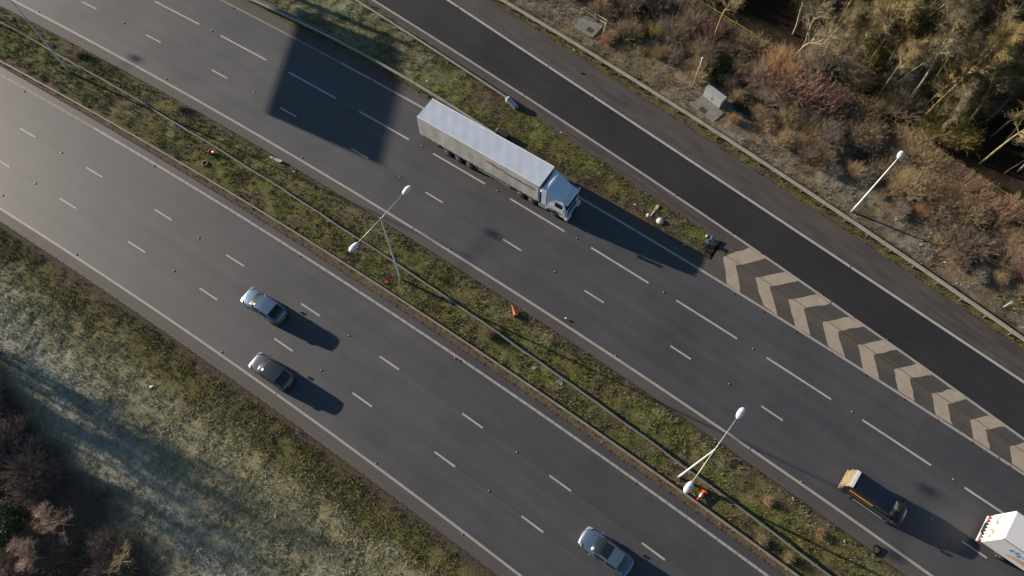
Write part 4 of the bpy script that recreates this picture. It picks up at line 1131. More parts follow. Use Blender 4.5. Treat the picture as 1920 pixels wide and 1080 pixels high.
BUSH = {}
for k in BC:
    n = 2 if k in ('straw', 'brown', 'grey', 'purple') else 1
    BUSH[k] = [make_bush(2.0, 1.35, 380, BC[k], 0.05, 5, 0.011), make_bush(1.5, 1.3, 340, BC[k], 0.09, 5, 0.011)][:max(n, 1)]
BRAM = make_leafy(1.0, 1.3, 160, BC['brown'], LF_BR)
EVER = make_leafy(4.2, 1.8, 120, BC['brown'], LF_EV, 9000)
NAMES = {'straw': 'straw coloured', 'brown': 'brown', 'grey': 'greyish', 'red': 'red stemmed', 'orange': 'orange brown', 'yellow': 'yellow green', 'pink': 'pinkish', 'purple': 'purplish brown'}
# bushes that can be picked out
KEYB = [((1455, 150), 'orange', 1.45, 'orange topped bush at the left end of the big red clump, by the fence'), ((1478, 178), 'red', 1.55, 'big red stemmed bush in front of the fence'),
        ((1515, 196), 'red', 1.4, 'red stemmed bush in the middle of the big red clump'), ((1552, 210), 'red', 1.25, 'low red stemmed bush at the right end of the big red clump'),
        ((1440, 168), 'pink', 1.3, 'pinkish bush on the left flank of the big red clump'),
        ((1795, 352), 'red', 1.05, 'red stemmed bush between the single lamp post and the fence'), ((1832, 385), 'red', 1.15, 'red stemmed bush right of the single lamp post'),
        ((1872, 408), 'red', 1.0, 'red stemmed bush near the right edge, below the fence'), ((1908, 505), 'red', 1.0, 'red stemmed bush cut by the right edge nearest the barrier'),
        ((1226, 66), 'yellow', .75, 'small yellowish bush above the marker pole'), ((1330, 72), 'pink', 1.0, 'pinkish bush at the edge of the black gap'),
        ((1760, 235), 'yellow', 1.6, 'large yellow green bush behind the fence above the lamp post'), ((1735, 250), 'yellow', 1.25, 'yellow green bush on the fence above the lamp post'),
        ((1660, 205), 'yellow', 1.2, 'mossy yellow bush growing through the fence'), ((1138, 78), 'orange', .5, 'orange brown tussock beside the slab with the hand rail'),
        ((1375, 228), 'orange', .5, 'orange brown tussock right of the cabinet slab'), ((1550, 130), 'grey', 1.7, 'large greyish bush behind the fence'),
        ((1510, 140), 'grey', 1.4, 'greyish twiggy bush at the left of the fence rails'), ((1410, 95), 'straw', 1.0, 'straw coloured bush above the cabinet in the frosty shade')]
bp = []
for px, k, sc, lab in KEYB:
    p = at(*px); bush(lab, p[0], p[1], BUSH[k][0], None, sc); bp.append((p[0], p[1], sc * 1.1))
for px, sc, lab in (((1342, 122), 1.25, 'dark green leafy bramble behind the marker pole'), ((1350, 142), 1.0, 'low green leafy bramble above the cabinet'), ((1285, 30), 1.3, 'olive leafy bush near the black gap'),
                    ((1205, 48), 1.2, 'green leafy bramble between hand rail and yellow bush'), ((1395, 198), .9, 'dark bramble right of the cabinet'), ((1875, 420), 1.2, 'olive bramble below the red bushes at right')):
    p = at(*px); bush(lab, p[0], p[1], BRAM[0], None, sc, BRAM[1], 'bramble_bush'); bp.append((p[0], p[1], .6))
occupied = [(*at(1338, 196)[:2], 1.9), (*at(1105, 48)[:2], 2.0), (*at(1325, 210)[:2], 1.7), (*at(1297, 166)[:2], .7), (*at(1360, 120)[:2], 1.4), (*at(1080, 20)[:2], 1.0), (*at(1350, 210)[:2], 1.2)]
cnt = 0
for i in range(9000):
    x = rng.uniform(0, 64); y = rng.uniform(14, 66)
    s, t = ST(x, y); e = t - T('F12', s); fe = t - T('FENCE', s)
    width = T('FENCE', s) - T('F12', s)
    lo = 5.2 + 1.6 * (float(fbm(np.array([s]), np.array([1.]), .15, 3)[0]) - .5) * 4
    if e < lo or fe > -0.7 or not vis(np.array(x), np.array(y + 2)): continue
    if cnt >= 175: break
    if any((x - a) ** 2 + (y - b) ** 2 < (1.15 + .25 * c) ** 2 * .55 for a, b, c in bp): continue
    if any((x - a) ** 2 + (y - b) ** 2 < c * c for a, b, c in occupied): continue
    w = float(fbm(np.array([x]), np.array([y]), .16, 88)[0]); near = e < lo + 1.6
    k = ('straw' if w > .44 else 'brown') if rng.random() < .66 else str(rng.choice(['grey', 'brown', 'straw', 'orange'], p=[.42, .25, .28, .05]))
    sc = rng.uniform(.45, .75) if near else rng.uniform(.7, 1.15)
    zone = nearest(MARKS, x, y)
    bush(('low ' if sc < .76 else 'full ') + NAMES[k] + ' leafless bush ' + zone, x, y, BUSH[k][int(rng.integers(0, len(BUSH[k])))], NAMES[k] + ' bushes ' + zone, sc)
    bp.append((x, y, sc)); cnt += 1
# a second pass thickens the part of the wood that shows
cnt = 0
for i in range(5000):
    x = rng.uniform(24, 66); y = rng.uniform(30, 66); s, t = ST(x, y); e = t - T('FENCE', s)
    if not (2.5 < e < 26) or cnt >= 60 or not vis(np.array(x), np.array(y)): continue
    if (Vector((x, y)) - Vector(at(1420, 30)[:2])).length < 5.5 or (Vector((x, y)) - Vector(at(1860, 250)[:2])).length < 4.2: continue
    if not all((x - a) ** 2 + (y - b) ** 2 > 1.35 ** 2 for a, b, c in placed): continue
    placed.append((x, y, 2)); cnt += 1
    zone = nearest(WMARKS, x, y)
    tree('low branching bare tree with olive brown twigs ' + zone, x, y, TREES[3], 'low olive brown trees ' + zone, rng.uniform(.7, .95), name='low_tree')
# shrubs filling under the first rows of the wood
cnt = 0
for i in range(4000):
    x = rng.uniform(14, 66); y = rng.uniform(30, 66); s, t = ST(x, y); fe = t - T('FENCE', s)
    if not (1.9 < fe < 30) or cnt >= 105 or rng.random() < fe / 45: continue
    if (Vector((x, y)) - Vector(at(1420, 40)[:2])).length < 6.0 or (Vector((x, y)) - Vector(at(1870, 270)[:2])).length < 4.0: continue
    if any((x - a) ** 2 + (y - b) ** 2 < 1.5 for a, b, c in bp): continue
    k = str(rng.choice(['grey', 'yellow', 'brown', 'straw'], p=[.35, .25, .2, .2]))
    zone = nearest(WMARKS, x, y)
    bush(NAMES[k] + ' leafless shrub under the trees ' + zone, x, y, BUSH[k][0], NAMES[k] + ' shrubs ' + zone, rng.uniform(.9, 1.6), name='bare_shrub'); bp.append((x, y, 1)); cnt += 1
# small plants on the median
for px, k, sc, lab in (((915, 628), 'brown', .38, 'small brown twiggy clump beside the slender median barrier'), ((930, 622), 'purple', .3, 'small dark clump against the slender median barrier'),
                       ((340, 205), 'straw', .34, 'dry straw coloured tussock on the median by the far hard strip'), ((150, 105), 'straw', .36, 'dry tussock on the median near the top left lamp pole'),
                       ((1438, 940), 'straw', .32, 'dry straw tussock on the median right of the fallen cone'), ((1535, 1000), 'orange', .3, 'reddish dry tussock on the median near the bottom edge'),
                       ((1425, 1012), 'straw', .36, 'straw tussock between the two median barriers near the bottom'), ((1475, 1045), 'straw', .34, 'straw tussock at the bottom edge between the median barriers'),
                       ((1030, 640), 'straw', .26, 'small dry tussock in the median right of the faded cone')):
    p = at(*px); bush(lab, p[0], p[1], BUSH[k][0], None, sc, name='dry_clump', z=0.04)

# thicket and trees along the foot of the field, bottom left
G_L = 'purplish bare bushes at the foot of the field'
cnt = 0; lp = []
for i in range(5000):
    x = rng.uniform(-66, -10); y = rng.uniform(-8, 30); s, t = ST(x, y); we = float(woodedge(s)) - t
    if not (1.8 < we < 15) or cnt >= 72: continue
    if not vis(np.array(x + 4), np.array(max(y, 0.5))) : continue
    if any((x - a) ** 2 + (y - b) ** 2 < 1.7 for a, b in lp): continue
    k = 'purple' if rng.random() < .7 else str(rng.choice(['brown', 'grey']))
    zone = nearest(LMARKS, x, y); sc = rng.uniform(.85, 1.5)
    bush(('low ' if sc < 1.15 else 'full ') + NAMES[k] + ' bare bush ' + zone, x, y, BUSH[k][int(rng.integers(0, len(BUSH[k])))], NAMES[k] + ' bushes ' + zone, sc, name='thicket_bush'); lp.append((x, y)); cnt += 1
p = at(28, 985); bush('dark evergreen bush in the bottom left corner', p[0], p[1], EVER[0], None, 1.0, EVER[1], 'evergreen_bush')
p = at(232, 1062); tree('small pale bare tree at the bottom edge of the left thicket', p[0], p[1], PALE, None, .55, 2.4)
p = at(140, 985); tree('purplish bare tree right of the dark evergreen', p[0], p[1], PURP[0], None, .62)
p = at(95, 1050); tree('purplish bare tree below the dark evergreen', p[0], p[1], PURP[1], None, .55)
cnt = 0
for i in range(3000):
    s = rng.uniform(-150, -10); far_ = s < -57
    t = float(T('F0', s)) - float(np.interp(s, [-85, -57], [15.5, 10.5])) - rng.uniform(0, 6.5) if far_ else float(woodedge(s)) - rng.uniform(1.0, 17)
    q = W(s, t); x, y = q[0], q[1]
    inframe = abs(x) < 40.2 + (y - 2) * .285 and y > 1.5
    if inframe and rng.random() < .85: continue
    if cnt >= 42 or any((x - a) ** 2 + (y - b) ** 2 < 6.5 for a, b in lp[-0:] if False) or any((x - a) ** 2 + (y - b) ** 2 < (11.0 if far_ else 5.5) for a, b, c in placed): continue
    placed.append((x, y, 2)); cnt += 1
    tree('small purplish bare tree in the shaded bottom left thicket' if inframe else 'tall purplish bare tree of the belt beyond the left edge of the view', x, y, (PURP if inframe else BELT)[int(rng.integers(0, 2))], 'purplish trees in the thicket' if inframe else 'purplish trees beyond the left edge', name='thicket_tree', k= (rng.uniform(1.0, 1.45) if far_ else rng.uniform(.7, 1.0)) if not inframe else rng.uniform(.45, .65))

for s, off, k in ((-58, 10.8, 1.1), (-63, 11.2, 1.2), (-68.5, 12.8, 1.3), (-60.5, 13.2, 1.15)):
    q = W(s, float(T('F0', s)) - off)
    tree('tall purplish bare tree of the belt beyond the left edge of the view', q[0], q[1], BELT[int(rng.integers(0, 2))], 'purplish trees beyond the left edge', k, name='thicket_tree')
# ------------------------------------------------------------------ vehicles
def carpaint(name, col, metal=0.55, rough=0.32, coat=0.6):
    m, nt, b = principled(name, rough, 0.5, metal)
    n = noise(nt, 2.0, 4)
    nt.links.new(ramp(nt, n.outputs[0], [(0.3, tuple(c * .88 for c in col)), (0.7, col)]).outputs[0], b.inputs['Base Color'])
    b.inputs['Coat Weight'].default_value = coat; b.inputs['Coat Roughness'].default_value = 0.12
    return m
m_, nt_, b_ = principled('car_glass', 0.08, 0.6); b_.inputs['Base Color'].default_value = (0.012, 0.016, 0.020, 1); M_CGLASS = m_
M_TRIM = simple('black_trim', (0.018, 0.018, 0.019), 0.5)
M_TYRE = simple('tyre_rubber', (0.020, 0.020, 0.021), 0.8, 0.3)
M_ALLOY = simple('alloy', (0.42, 0.43, 0.45), 0.35, 0.5, 0.7)
M_HEAD = simple('headlamp_glass', (0.24, 0.26, 0.29), 0.2, 0.6, 0.2, 0.03)
M_TAIL = simple('red_lamp_glass', (0.35, 0.02, 0.02), 0.25, 0.6)
M_PLATEW = simple('white_plate', (0.7, 0.7, 0.68), 0.4); M_PLATEY = simple('yellow_plate', (0.65, 0.50, 0.06), 0.4)
M_CHROME = simple('chrome_strip', (0.75, 0.76, 0.78), 0.18, 0.6, 0.9, 0.05)

def wheel(root, x, y, r, w, rimmat=M_ALLOY):
    sgn = 1 if y > 0 else -1
    o = MB().lathe([(r * .62, -w / 2), (r * .92, -w / 2), (r, -w * .36), (r, w * .36), (r * .92, w / 2), (r * .62, w / 2)], 22, 'y').build('wheel', M_TYRE, root, smooth=True)
    o.location = (x, y, r)
    MB().lathe([(r * .60, sgn * w * .30), (r * .64, sgn * w * .52), (r * .30, sgn * w * .44), (r * .10, sgn * w * .54), (0.01, sgn * w * .54)], 18, 'y').build('rim', rimmat, o, smooth=True)
    return o

def shell(stations, name, mat, root, sub=1):
    """stations: x, half width, top, bottom"""
    vs = []; fs = []; k = 15
    for x, hw, zt, zb in stations:
        h = zt - zb
        half = [(.88, 0), (.97, .10 * h), (1.0, .36 * h), (.995, .62 * h), (.965, .86 * h), (.86, .97 * h), (.48, h + .018)]
        pr = [(hw * a, zb + z) for a, z in half] + [(0, zt + .028)] + [(-hw * a, zb + z) for a, z in reversed(half)]
        vs += [(x, y, z) for y, z in pr]
    n = len(stations)
    for i in range(n - 1):
        for j in range(k):
            j2 = (j + 1) % k
            fs.append((i * k + j, i * k + j2, (i + 1) * k + j2, (i + 1) * k + j))
    fs.append(tuple(range(k))); fs.append(tuple((n - 1) * k + j for j in range(k))[::-1])
    o = MB().add(vs, fs).build(name, mat, root, smooth=True)
    md = o.modifiers.new('soften', 'SUBSURF'); md.levels = sub; md.render_levels = sub
    return o

def greenhouse(root, st, paint, glass, roofmat=None, sunroof=None, bow=0.12, sideglass=(1, 5), wsrows=2, rwrows=2, rearmat=None):
    """st: x, roof z, half width at roof, half width at belt, belt z   (windscreen foot -> tailgate)"""
    P = []
    for i, (x, z, hr, hb, zb) in enumerate(st):
        row = []
        ya = [hb, hb + (hr - hb) * .75, hr, hr * .86, hr * .45, 0]
        za = [zb, zb + (z - zb) * .72, z - .045 * min(1, (z - zb) / .3), z - .012, z + .012, z + .018]
        yy = ya + [-y for y in ya[:-1]][::-1]; zz = za + za[:-1][::-1]
        for y, zq in zip(yy, zz):
            bx = bow * (1 - (y / max(hb, .01)) ** 2)
            fx = 1 if i <= wsrows else (-.45 if i >= len(st) - 1 - rwrows else 0)
            row.append((x + bx * fx, y, zq))
        P.append(row)
    n = len(st); k = len(P[0]); groups = {}
    def put(g, i, j): groups.setdefault(g, []).append((i, j))
    for i in range(n - 1):
        for j in range(k - 1):
            edge = j in (0, k - 2); rail = j in (1, k - 3)
            if i < wsrows:
                g = 'side_window' if (edge and i >= sideglass[0]) else ('roof_frame' if (edge or rail) else 'windscreen')
            elif i >= n - 1 - rwrows:
                g = 'side_window' if (edge and i < sideglass[1]) else ('roof_frame' if (edge or rail) else 'rear_window')
            else:
                if edge: g = 'side_window' if (sideglass[0] <= i < sideglass[1] and not i == 3) else 'roof_frame'
                elif rail: g = 'roof_frame'
                else: g = 'sunroof' if (sunroof and sunroof[0] <= i < sunroof[1] and 3 <= j < k - 4) else 'roof'
            if g == 'side_window': g += '_l' if j == 0 else '_r'
            put(g, i, j)
    for g, cells in groups.items():
        ids = {}; vs = []; fs = []
        for i, j in cells:
            q = []
            for a, b in ((i, j), (i + 1, j), (i + 1, j + 1), (i, j + 1)):
                if (a, b) not in ids: ids[(a, b)] = len(vs); vs.append(P[a][b])
                q.append(ids[(a, b)])
            fs.append(q)
        mat = glass if ('window' in g or g in ('windscreen', 'sunroof')) else (roofmat or paint if g == 'roof' else paint)
        if g == 'rear_window' and rearmat: mat = rearmat
        nm = 'side_window' if g.startswith('side') else g
        o = MB().add(vs, fs).build(nm, mat, root, smooth=True)
    return P

def car(label, loc, rz, paint, L=4.35, Wd=1.78, H=1.5, roofmat=None, sunroof=None, estate=False, rails=False, group=None, name='car'):
    t = thing(name, label, 'car', loc, rz, group)
    k = L / 4.35; w = Wd / 2; b = .93 * H / 1.5
    shell([(2.175 * k, .52 * w, .56, .36), (2.14 * k, .74 * w, .66, .27), (2.02 * k, .90 * w, .74, .23), (1.72 * k, .97 * w, .82, .20), (1.2 * k, .99 * w, b - .04, .18), (.9 * k, w, b, .18),
           (0, w, b + .01, .18), (-1.0 * k, w, b + .03, .18), (-1.65 * k, .98 * w, b + .04, .20), (-1.98 * k, .92 * w, b + .03, .24), (-2.13 * k, .80 * w, b - .10, .30), (-2.175 * k, .62 * w, .66, .38)], 'body', paint, t)
    rear = -1.95 if estate else -1.80
    zr = H
    greenhouse(t, [(1.02 * k, b + .005, .74 * w, .84 * w, b - .01), (.66 * k, b + (zr - b) * .62, .74 * w, .90 * w, b), (.28 * k, zr - .05, .73 * w, .92 * w, b), (-.22 * k, zr, .74 * w, .93 * w, b),
                   (-.34 * k, zr, .74 * w, .93 * w, b), (-1.18 * k, zr - .03, .73 * w, .92 * w, b + .02), ((rear + .28) * k, zr - (.10 if estate else .26), .70 * w, .89 * w, b + .03), (rear * k, b + .06, .72 * w, .84 * w, b + .03)],
               paint, M_CGLASS, roofmat, sunroof, .11)
    for sy in (1, -1):
        wheel(t, 1.33 * k, sy * (w - .11), .325, .215); wheel(t, -1.30 * k, sy * (w - .11), .325, .215)
        m = MB(); m.add([(.98 * k, sy * w * 1.0, b - .02), (.86 * k, sy * w * 1.0, b - .02), (.86 * k, sy * w * 1.0, b + .12), (.95 * k, sy * w * 1.0, b + .12),
                         (.96 * k, sy * (w + .19), b), (.87 * k, sy * (w + .21), b), (.87 * k, sy * (w + .20), b + .13), (.93 * k, sy * (w + .18), b + .13)], [(0, 1, 2, 3), (7, 6, 5, 4), (0, 4, 5, 1), (1, 5, 6, 2), (2, 6, 7, 3), (3, 7, 4, 0)])
        m.build('wing_mirror', paint, t, bevel=.02)
        h_ = MB(); h_.add([(2.10 * k, sy * .50 * w, .66), (1.98 * k, sy * .84 * w, .70), (1.66 * k, sy * .93 * w, .80), (1.80 * k, sy * .70 * w, .80), (2.0 * k, sy * .55 * w, .745),
                           (2.13 * k, sy * .50 * w, .58), (2.03 * k, sy * .87 * w, .60), (1.66 * k, sy * .95 * w, .70)], [(0, 1, 2, 3, 4), (0, 5, 6, 1), (1, 6, 7, 2)])
        h_.v = [(x + .03, y * 1.02, z + .035) for x, y, z in h_.v]
        h_.build('headlight', M_HEAD, t, smooth=False)
        r_ = MB(); r_.add([(-1.80 * k, sy * .97 * w, b), (-2.08 * k, sy * .86 * w, b - .03), (-2.14 * k, sy * .62 * w, b - .06), (-1.82 * k, sy * .99 * w, b - .16), (-2.12 * k, sy * .88 * w, b - .20), (-2.18 * k, sy * .62 * w, b - .22)],
                          [(0, 1, 4, 3), (1, 2, 5, 4)])
        r_.v = [(x - .02, y * 1.025, z) for x, y, z in r_.v]
        r_.build('tail_light', M_TAIL, t)
        for hx in (.25, -.72): MB().box((hx * k, sy * (w + .005), b - .10), (.18, .03, .03)).build('door_handle', paint, t)
        if rails: MB().tube([(.2 * k, sy * .74 * w, zr + .0), (.05 * k, sy * .74 * w, zr + .045), (-1.25 * k, sy * .74 * w, zr + .035), (-1.4 * k, sy * .73 * w, zr - .02)], .018, 6).build('roof_rail', M_CHROME, t, smooth=True)
    MB().box((2.17 * k, 0, .50), (.05, 1.0 * w, .16)).build('grille', M_TRIM, t, bevel=.02)
    MB().box((2.20 * k, 0, .40), (.03, .52, .11)).build('number_plate', M_PLATEW, t)
    MB().box((-2.20 * k, 0, .62), (.03, .52, .11)).build('number_plate', M_PLATEY, t)
    for q in (.35, -.25): MB().tube([(1.10 * k, q * w, b + .03), (.86 * k, (q - .42) * w, b + .17)], .010, 5).build('wiper', M_TRIM, t)
    MB().box((-1.3 * k, 0, zr + .03), (.14, .03, .06), 0, .5).build('aerial_fin', M_TRIM, t)
    MB().box((1.02 * k, 0, b + .028), (.12, 1.25 * w, .015)).build('scuttle', M_TRIM, t)
    return t

P_BLUE = carpaint('silver_blue_paint', (0.17, 0.26, 0.36), .65, .30)
P_GREY = carpaint('dark_grey_paint', (0.17, 0.18, 0.20), .7, .30)
P_ICE = carpaint('ice_blue_paint', (0.17, 0.25, 0.34), .65, .34)
P_BLACKROOF = carpaint('black_roof_paint', (0.05, 0.055, 0.065), .3, .25)
def road_at(px, z, rev=False, k='L1'):
    p = at(px[0], px[1], z); s, t = ST(p[0], p[1])
    return (p[0], p[1], 0.004), heading(k, s) + (math.pi if rev else 0)
l, r = road_at((494, 572), .8, True); car('silver blue estate car in the middle lane of the near carriageway', l, r, P_BLUE, 4.45, 1.80, 1.55, None, None, True, True)
l, r = road_at((508, 695), .8, True); car('dark grey hatchback in the lane beside the field, near carriageway', l, r, P_GREY, 4.15, 1.76, 1.46, P_BLACKROOF)
l, r = road_at((1137, 1034), .75, True, 'L2'); car('ice blue car with dark glass sunroof, cut by the bottom edge', l, r, P_ICE, 4.55, 1.80, 1.45, None, (2, 4))

# dark blue van on the far carriageway
P_NAVY = carpaint('navy_van_paint', (0.012, 0.016, 0.028), .2, .30, .5)
M_TANREAR = simple('tan_tailgate', (0.23, 0.18, 0.11), 0.65, 0.4, 0, .2, 3)  # tan for the tailgate, rear bumper and rear window
M_SUNREFL = simple('amber_sun_reflection', (0.62, 0.30, 0.03), 0.35, 0.5, 0, .1)  # painted colour of the low sun mirrored in the side windows
l, r = road_at((1643, 934), 1.0, False, 'U1')
t = thing('van', 'navy blue van with tan tailgate and amber sun reflection painted on its side', 'van', l, r)
shell([(2.62, .55, .66, .40), (2.58, .78, .86, .30), (2.40, .90, 1.0, .26), (2.0, .95, 1.10, .24), (1.7, .97, 1.16, .24), (0, .975, 1.18, .24), (-2.2, .97, 1.18, .26), (-2.5, .95, 1.16, .30), (-2.60, .90, 1.05, .36)], 'body', P_NAVY, t)
greenhouse(t, [(1.86, 1.165, .74, .86, 1.15), (1.42, 1.62, .78, .90, 1.15), (1.0, 1.90, .78, .93, 1.16), (.30, 1.96, .79, .94, 1.16), (.18, 1.96, .79, .94, 1.16), (-2.15, 1.95, .79, .93, 1.16), (-2.42, 1.90, .78, .92, 1.15), (-2.60, 1.16, .82, .90, 1.13)],
           P_NAVY, M_CGLASS, P_NAVY, None, .12, (1, 5), 2, 2, M_TANREAR)
MB().box((-2.61, 0, .80), (.06, 1.62, .62)).build('tailgate', M_TANREAR, t, bevel=.03)
MB().box((-2.63, 0, .42), (.16, 1.82, .26)).build('rear_bumper', M_TANREAR, t, bevel=.05)
MB().box((-2.28, 0, 1.975), (.30, 1.46, .05)).build('roof_glint', M_WHITE, t, bevel=.015)  # white strip added as a painted sun glint on the rear roof edge
for sy in (1, -1):
    wheel(t, 1.62, sy * .86, .34, .23); wheel(t, -1.55, sy * .86, .34, .23)
    MB().box((0, sy * .985, 1.10), (4.2, .03, .035)).build('chrome_strip', M_CHROME, t)
    MB().box((-1.1, sy * .905, 1.42), (2.0, .03, .20)).build('painted_reflection', M_SUNREFL, t)  # amber panel standing in for sun reflected by the side glass
    MB().box((0, sy * .975, .40), (2.6, .05, .14)).build('sill', M_GALV, t, bevel=.02)
    MB().box((1.75, sy * 1.06, 1.24), (.12, .22, .22)).build('wing_mirror', M_TRIM, t, bevel=.03)
    MB().box((2.45, sy * .72, .90), (.26, .24, .06), -sy * .5).build('headlight', M_CGLASS, t, bevel=.02)
    MB().box((-2.55, sy * .90, 1.02), (.08, .12, .40)).build('tail_light', M_TAIL, t, bevel=.02)
MB().box((2.64, 0, .62), (.05, .95, .22)).build('grille', M_TRIM, t, bevel=.02)
MB().box((2.66, 0, .48), (.03, .52, .11)).build('number_plate', M_PLATEW, t)
MB().box((-2.66, 0, .70), (.03, .52, .11)).build('number_plate', M_PLATEY, t)
for q in (.4, -.2): MB().tube([(1.98, q, 1.19), (1.70, q - .45, 1.38)], .012, 5).build('wiper', M_TRIM, t)

# ---- articulated lorry
M_TRAILER = simple('white_trailer_skin', (0.50, 0.56, 0.63), 0.42, 0.5, 0.0, 0.07, 0.7)
def grubby(name, top, low):
    m, nt, b = principled(name, 0.55, 0.4)
    n = noise(nt, 1.0, 5, .65, None, (.5, 1, .35)); n2 = noise(nt, .55, 3)
    c = ramp(nt, n.outputs[0], [(0.32, low), (0.66, top)])
    c2 = ramp(nt, n2.outputs[0], [(0.35, (.86, .83, .78)), (0.65, (1.06, 1.06, 1.06))])
    nt.links.new(mixc(nt, c.outputs[0], c2.outputs[0], 1.0, 'MULTIPLY'), b.inputs['Base Color']); return m
M_CURT = grubby('grubby_white_curtain', (0.60, 0.585, 0.55), (0.50, 0.47, 0.425))
M_CABP = carpaint('pale_blue_cab_paint', (0.68, 0.76, 0.82), .0, .40, .25)
M_CABW = simple('white_cab_plastic', (0.60, 0.62, 0.64), 0.4, 0.5, 0, .08)
M_REDP = simple('faded_red_print', (0.42, 0.14, 0.12), 0.55); M_GRNP = simple('dark_green_grey_print', (0.10, 0.13, 0.13), 0.55)
M_CHASS = simple('chassis_black', (0.022, 0.022, 0.024), 0.6)
rc, fc = (at(808.7, 182.4, 4.0) + at(780, 218, 4.0)) / 2, (at(1043, 313, 4.0) + at(1013.5, 351, 4.0)) / 2
v = fc - rc; hd = math.atan2(v[1], v[0]); TL = float(np.linalg.norm(v)) - 0.25
org = rc + v / np.linalg.norm(v) * 0.12
t = thing('articulated_lorry', 'white articulated lorry with pale blue cab and long white trailer', 'lorry', (org[0], org[1], 0.004), hd)
TW = 1.27
body = MB().box((TL / 2, 0, 2.52), (TL, 2 * TW - .05, 2.72)).build('trailer_body', M_TRAILER, t, bevel=.03)
# roof skin, lightly bowed between hoops
m = MB(); nx_ = 48; ny_ = 8; vs = []
for i in range(nx_ + 1):
    for j in range(ny_ + 1):
        x = TL * i / nx_; y = -TW + .07 + (2 * TW - .14) * j / ny_
        sag = -.009 * abs(math.sin(math.pi * x / (TL / 9))) * math.sin(math.pi * j / ny_) + .02 * math.sin(math.pi * j / ny_) + .006 * math.sin(x * 5.1 + j)
        vs.append((x, y, 3.955 + sag))
m.add(vs, [(i * (ny_ + 1) + j, (i + 1) * (ny_ + 1) + j, (i + 1) * (ny_ + 1) + j + 1, i * (ny_ + 1) + j + 1) for i in range(nx_) for j in range(ny_)])
m.build('roof_skin', M_TRAILER, t, smooth=True)
for sy in (1, -1):
    MB().box((TL / 2, sy * (TW - .03), 3.935), (TL + .02, .085, .11)).build('roof_rail', M_WHITE, t, bevel=.02)
    c = MB(); n1_, n2_ = 60, 8; vs = []
    for i in range(n1_ + 1):
        for j in range(n2_ + 1):
            x = .12 + (TL - .24) * i / n1_; z = 1.20 + 2.66 * j / n2_
            vs.append((x, sy * (TW - .01 + .022 * math.sin(math.pi * j / n2_) * (1 + .25 * math.sin(x * 4.6)) ), z))
    c.add(vs, [(i * (n2_ + 1) + j, (i + 1) * (n2_ + 1) + j, (i + 1) * (n2_ + 1) + j + 1, i * (n2_ + 1) + j + 1) for i in range(n1_) for j in range(n2_)])
    cu = c.build('side_curtain', M_CURT, t, smooth=True)
    for q in range(22): MB().box((.4 + (TL - .8) * q / 21, sy * (TW + .022), 1.24), (.05, .02, .22)).build('curtain_buckle', M_GALVD, cu)
    MB().box((TL / 2, sy * (TW - .04), 1.13), (TL, .07, .12)).build('side_rave', M_GALV, t, bevel=.015)
    for z_ in (.62, .88): MB().box((8.6, sy * (TW - .09), z_), (4.0, .04, .10)).build('side_guard', M_GALV, t)
    for x_ in (3.3, 4.62, 5.94): wheel(t, x_, sy * (TW - .19), .50, .38, M_GALV)
    MB().box((4.62, sy * (TW - .2), 1.05), (4.2, .40, .04)).build('mudguard', M_CHASS, t)
    MB().box((10.6, sy * .85, .62), (.14, .14, .95)).build('landing_leg', M_CHASS, t)
    # faded print on the curtain: a red sweep and a long dark rule of strokes, too faint to read
    y_ = sy * (TW + .040)
    for q in range(7):
        x0 = 8.1 + q * .26 if sy < 0 else 8.1 + q * .26
        MB().box((x0, y_, 3.16 - .012 * q + .10 * math.sin(q * 1.3)), (.20, .012, .30 - .018 * q)).build('printed_stroke', M_REDP, cu)
    for q in range(13):
        MB().box((10.15 + q * .25, y_, 2.98 + .03 * math.sin(q * 2.2)), (.19, .012, .17)).build('printed_stroke', M_GRNP, cu)
for sy in (1, -1):
    dr = MB().box((-.025, sy * .625, 2.50), (.05, 1.22, 2.6)).build('rear_door', M_TRAILER, t, bevel=.012)
    for q in (.25, .95): MB().cyl((-.07, sy * q, 1.2), (-.07, sy * q, 3.78), .02, 6).build('lock_rod', M_GALV, dr)
    MB().box((-.04, sy * .98, .95), (.08, .42, .14)).build('tail_light', M_TAIL, t, bevel=.01)
MB().box((-.02, 0, .52), (.10, 2.3, .14)).build('underrun_bar', M_GALV, t, bevel=.01)
MB().box((TL / 2 - .2, 0, .98), (TL - .8, .95, .26)).build('trailer_chassis', M_CHASS, t)
# tractor unit
CX = TL + .72                                         # back of cab
MB().box((TL + .2, 0, .80), (6.2, .90, .28)).build('tractor_chassis', M_CHASS, t)
def hexa(c8): return MB().add(c8, [(3, 2, 1, 0), (4, 5, 6, 7), (0, 1, 5, 4), (1, 2, 6, 5), (2, 3, 7, 6), (3, 0, 4, 7)])
F_ = CX + 2.20
hexa([(CX, -1.22, .55), (F_, -1.20, .55), (F_, 1.20, .55), (CX, 1.22, .55), (CX, -1.22, 1.80), (F_, -1.18, 1.80), (F_, 1.18, 1.80), (CX, 1.22, 1.80)]).build('cab_lower', M_CABW, t, bevel=.09)
hexa([(CX, -1.22, 1.79), (F_, -1.18, 1.79), (F_, 1.18, 1.79), (CX, 1.22, 1.79), (CX, -1.18, 2.98), (F_ - .42, -1.06, 2.98), (F_ - .42, 1.06, 2.98), (CX, 1.18, 2.98)]).build('cab', M_CABP, t, bevel=.09)
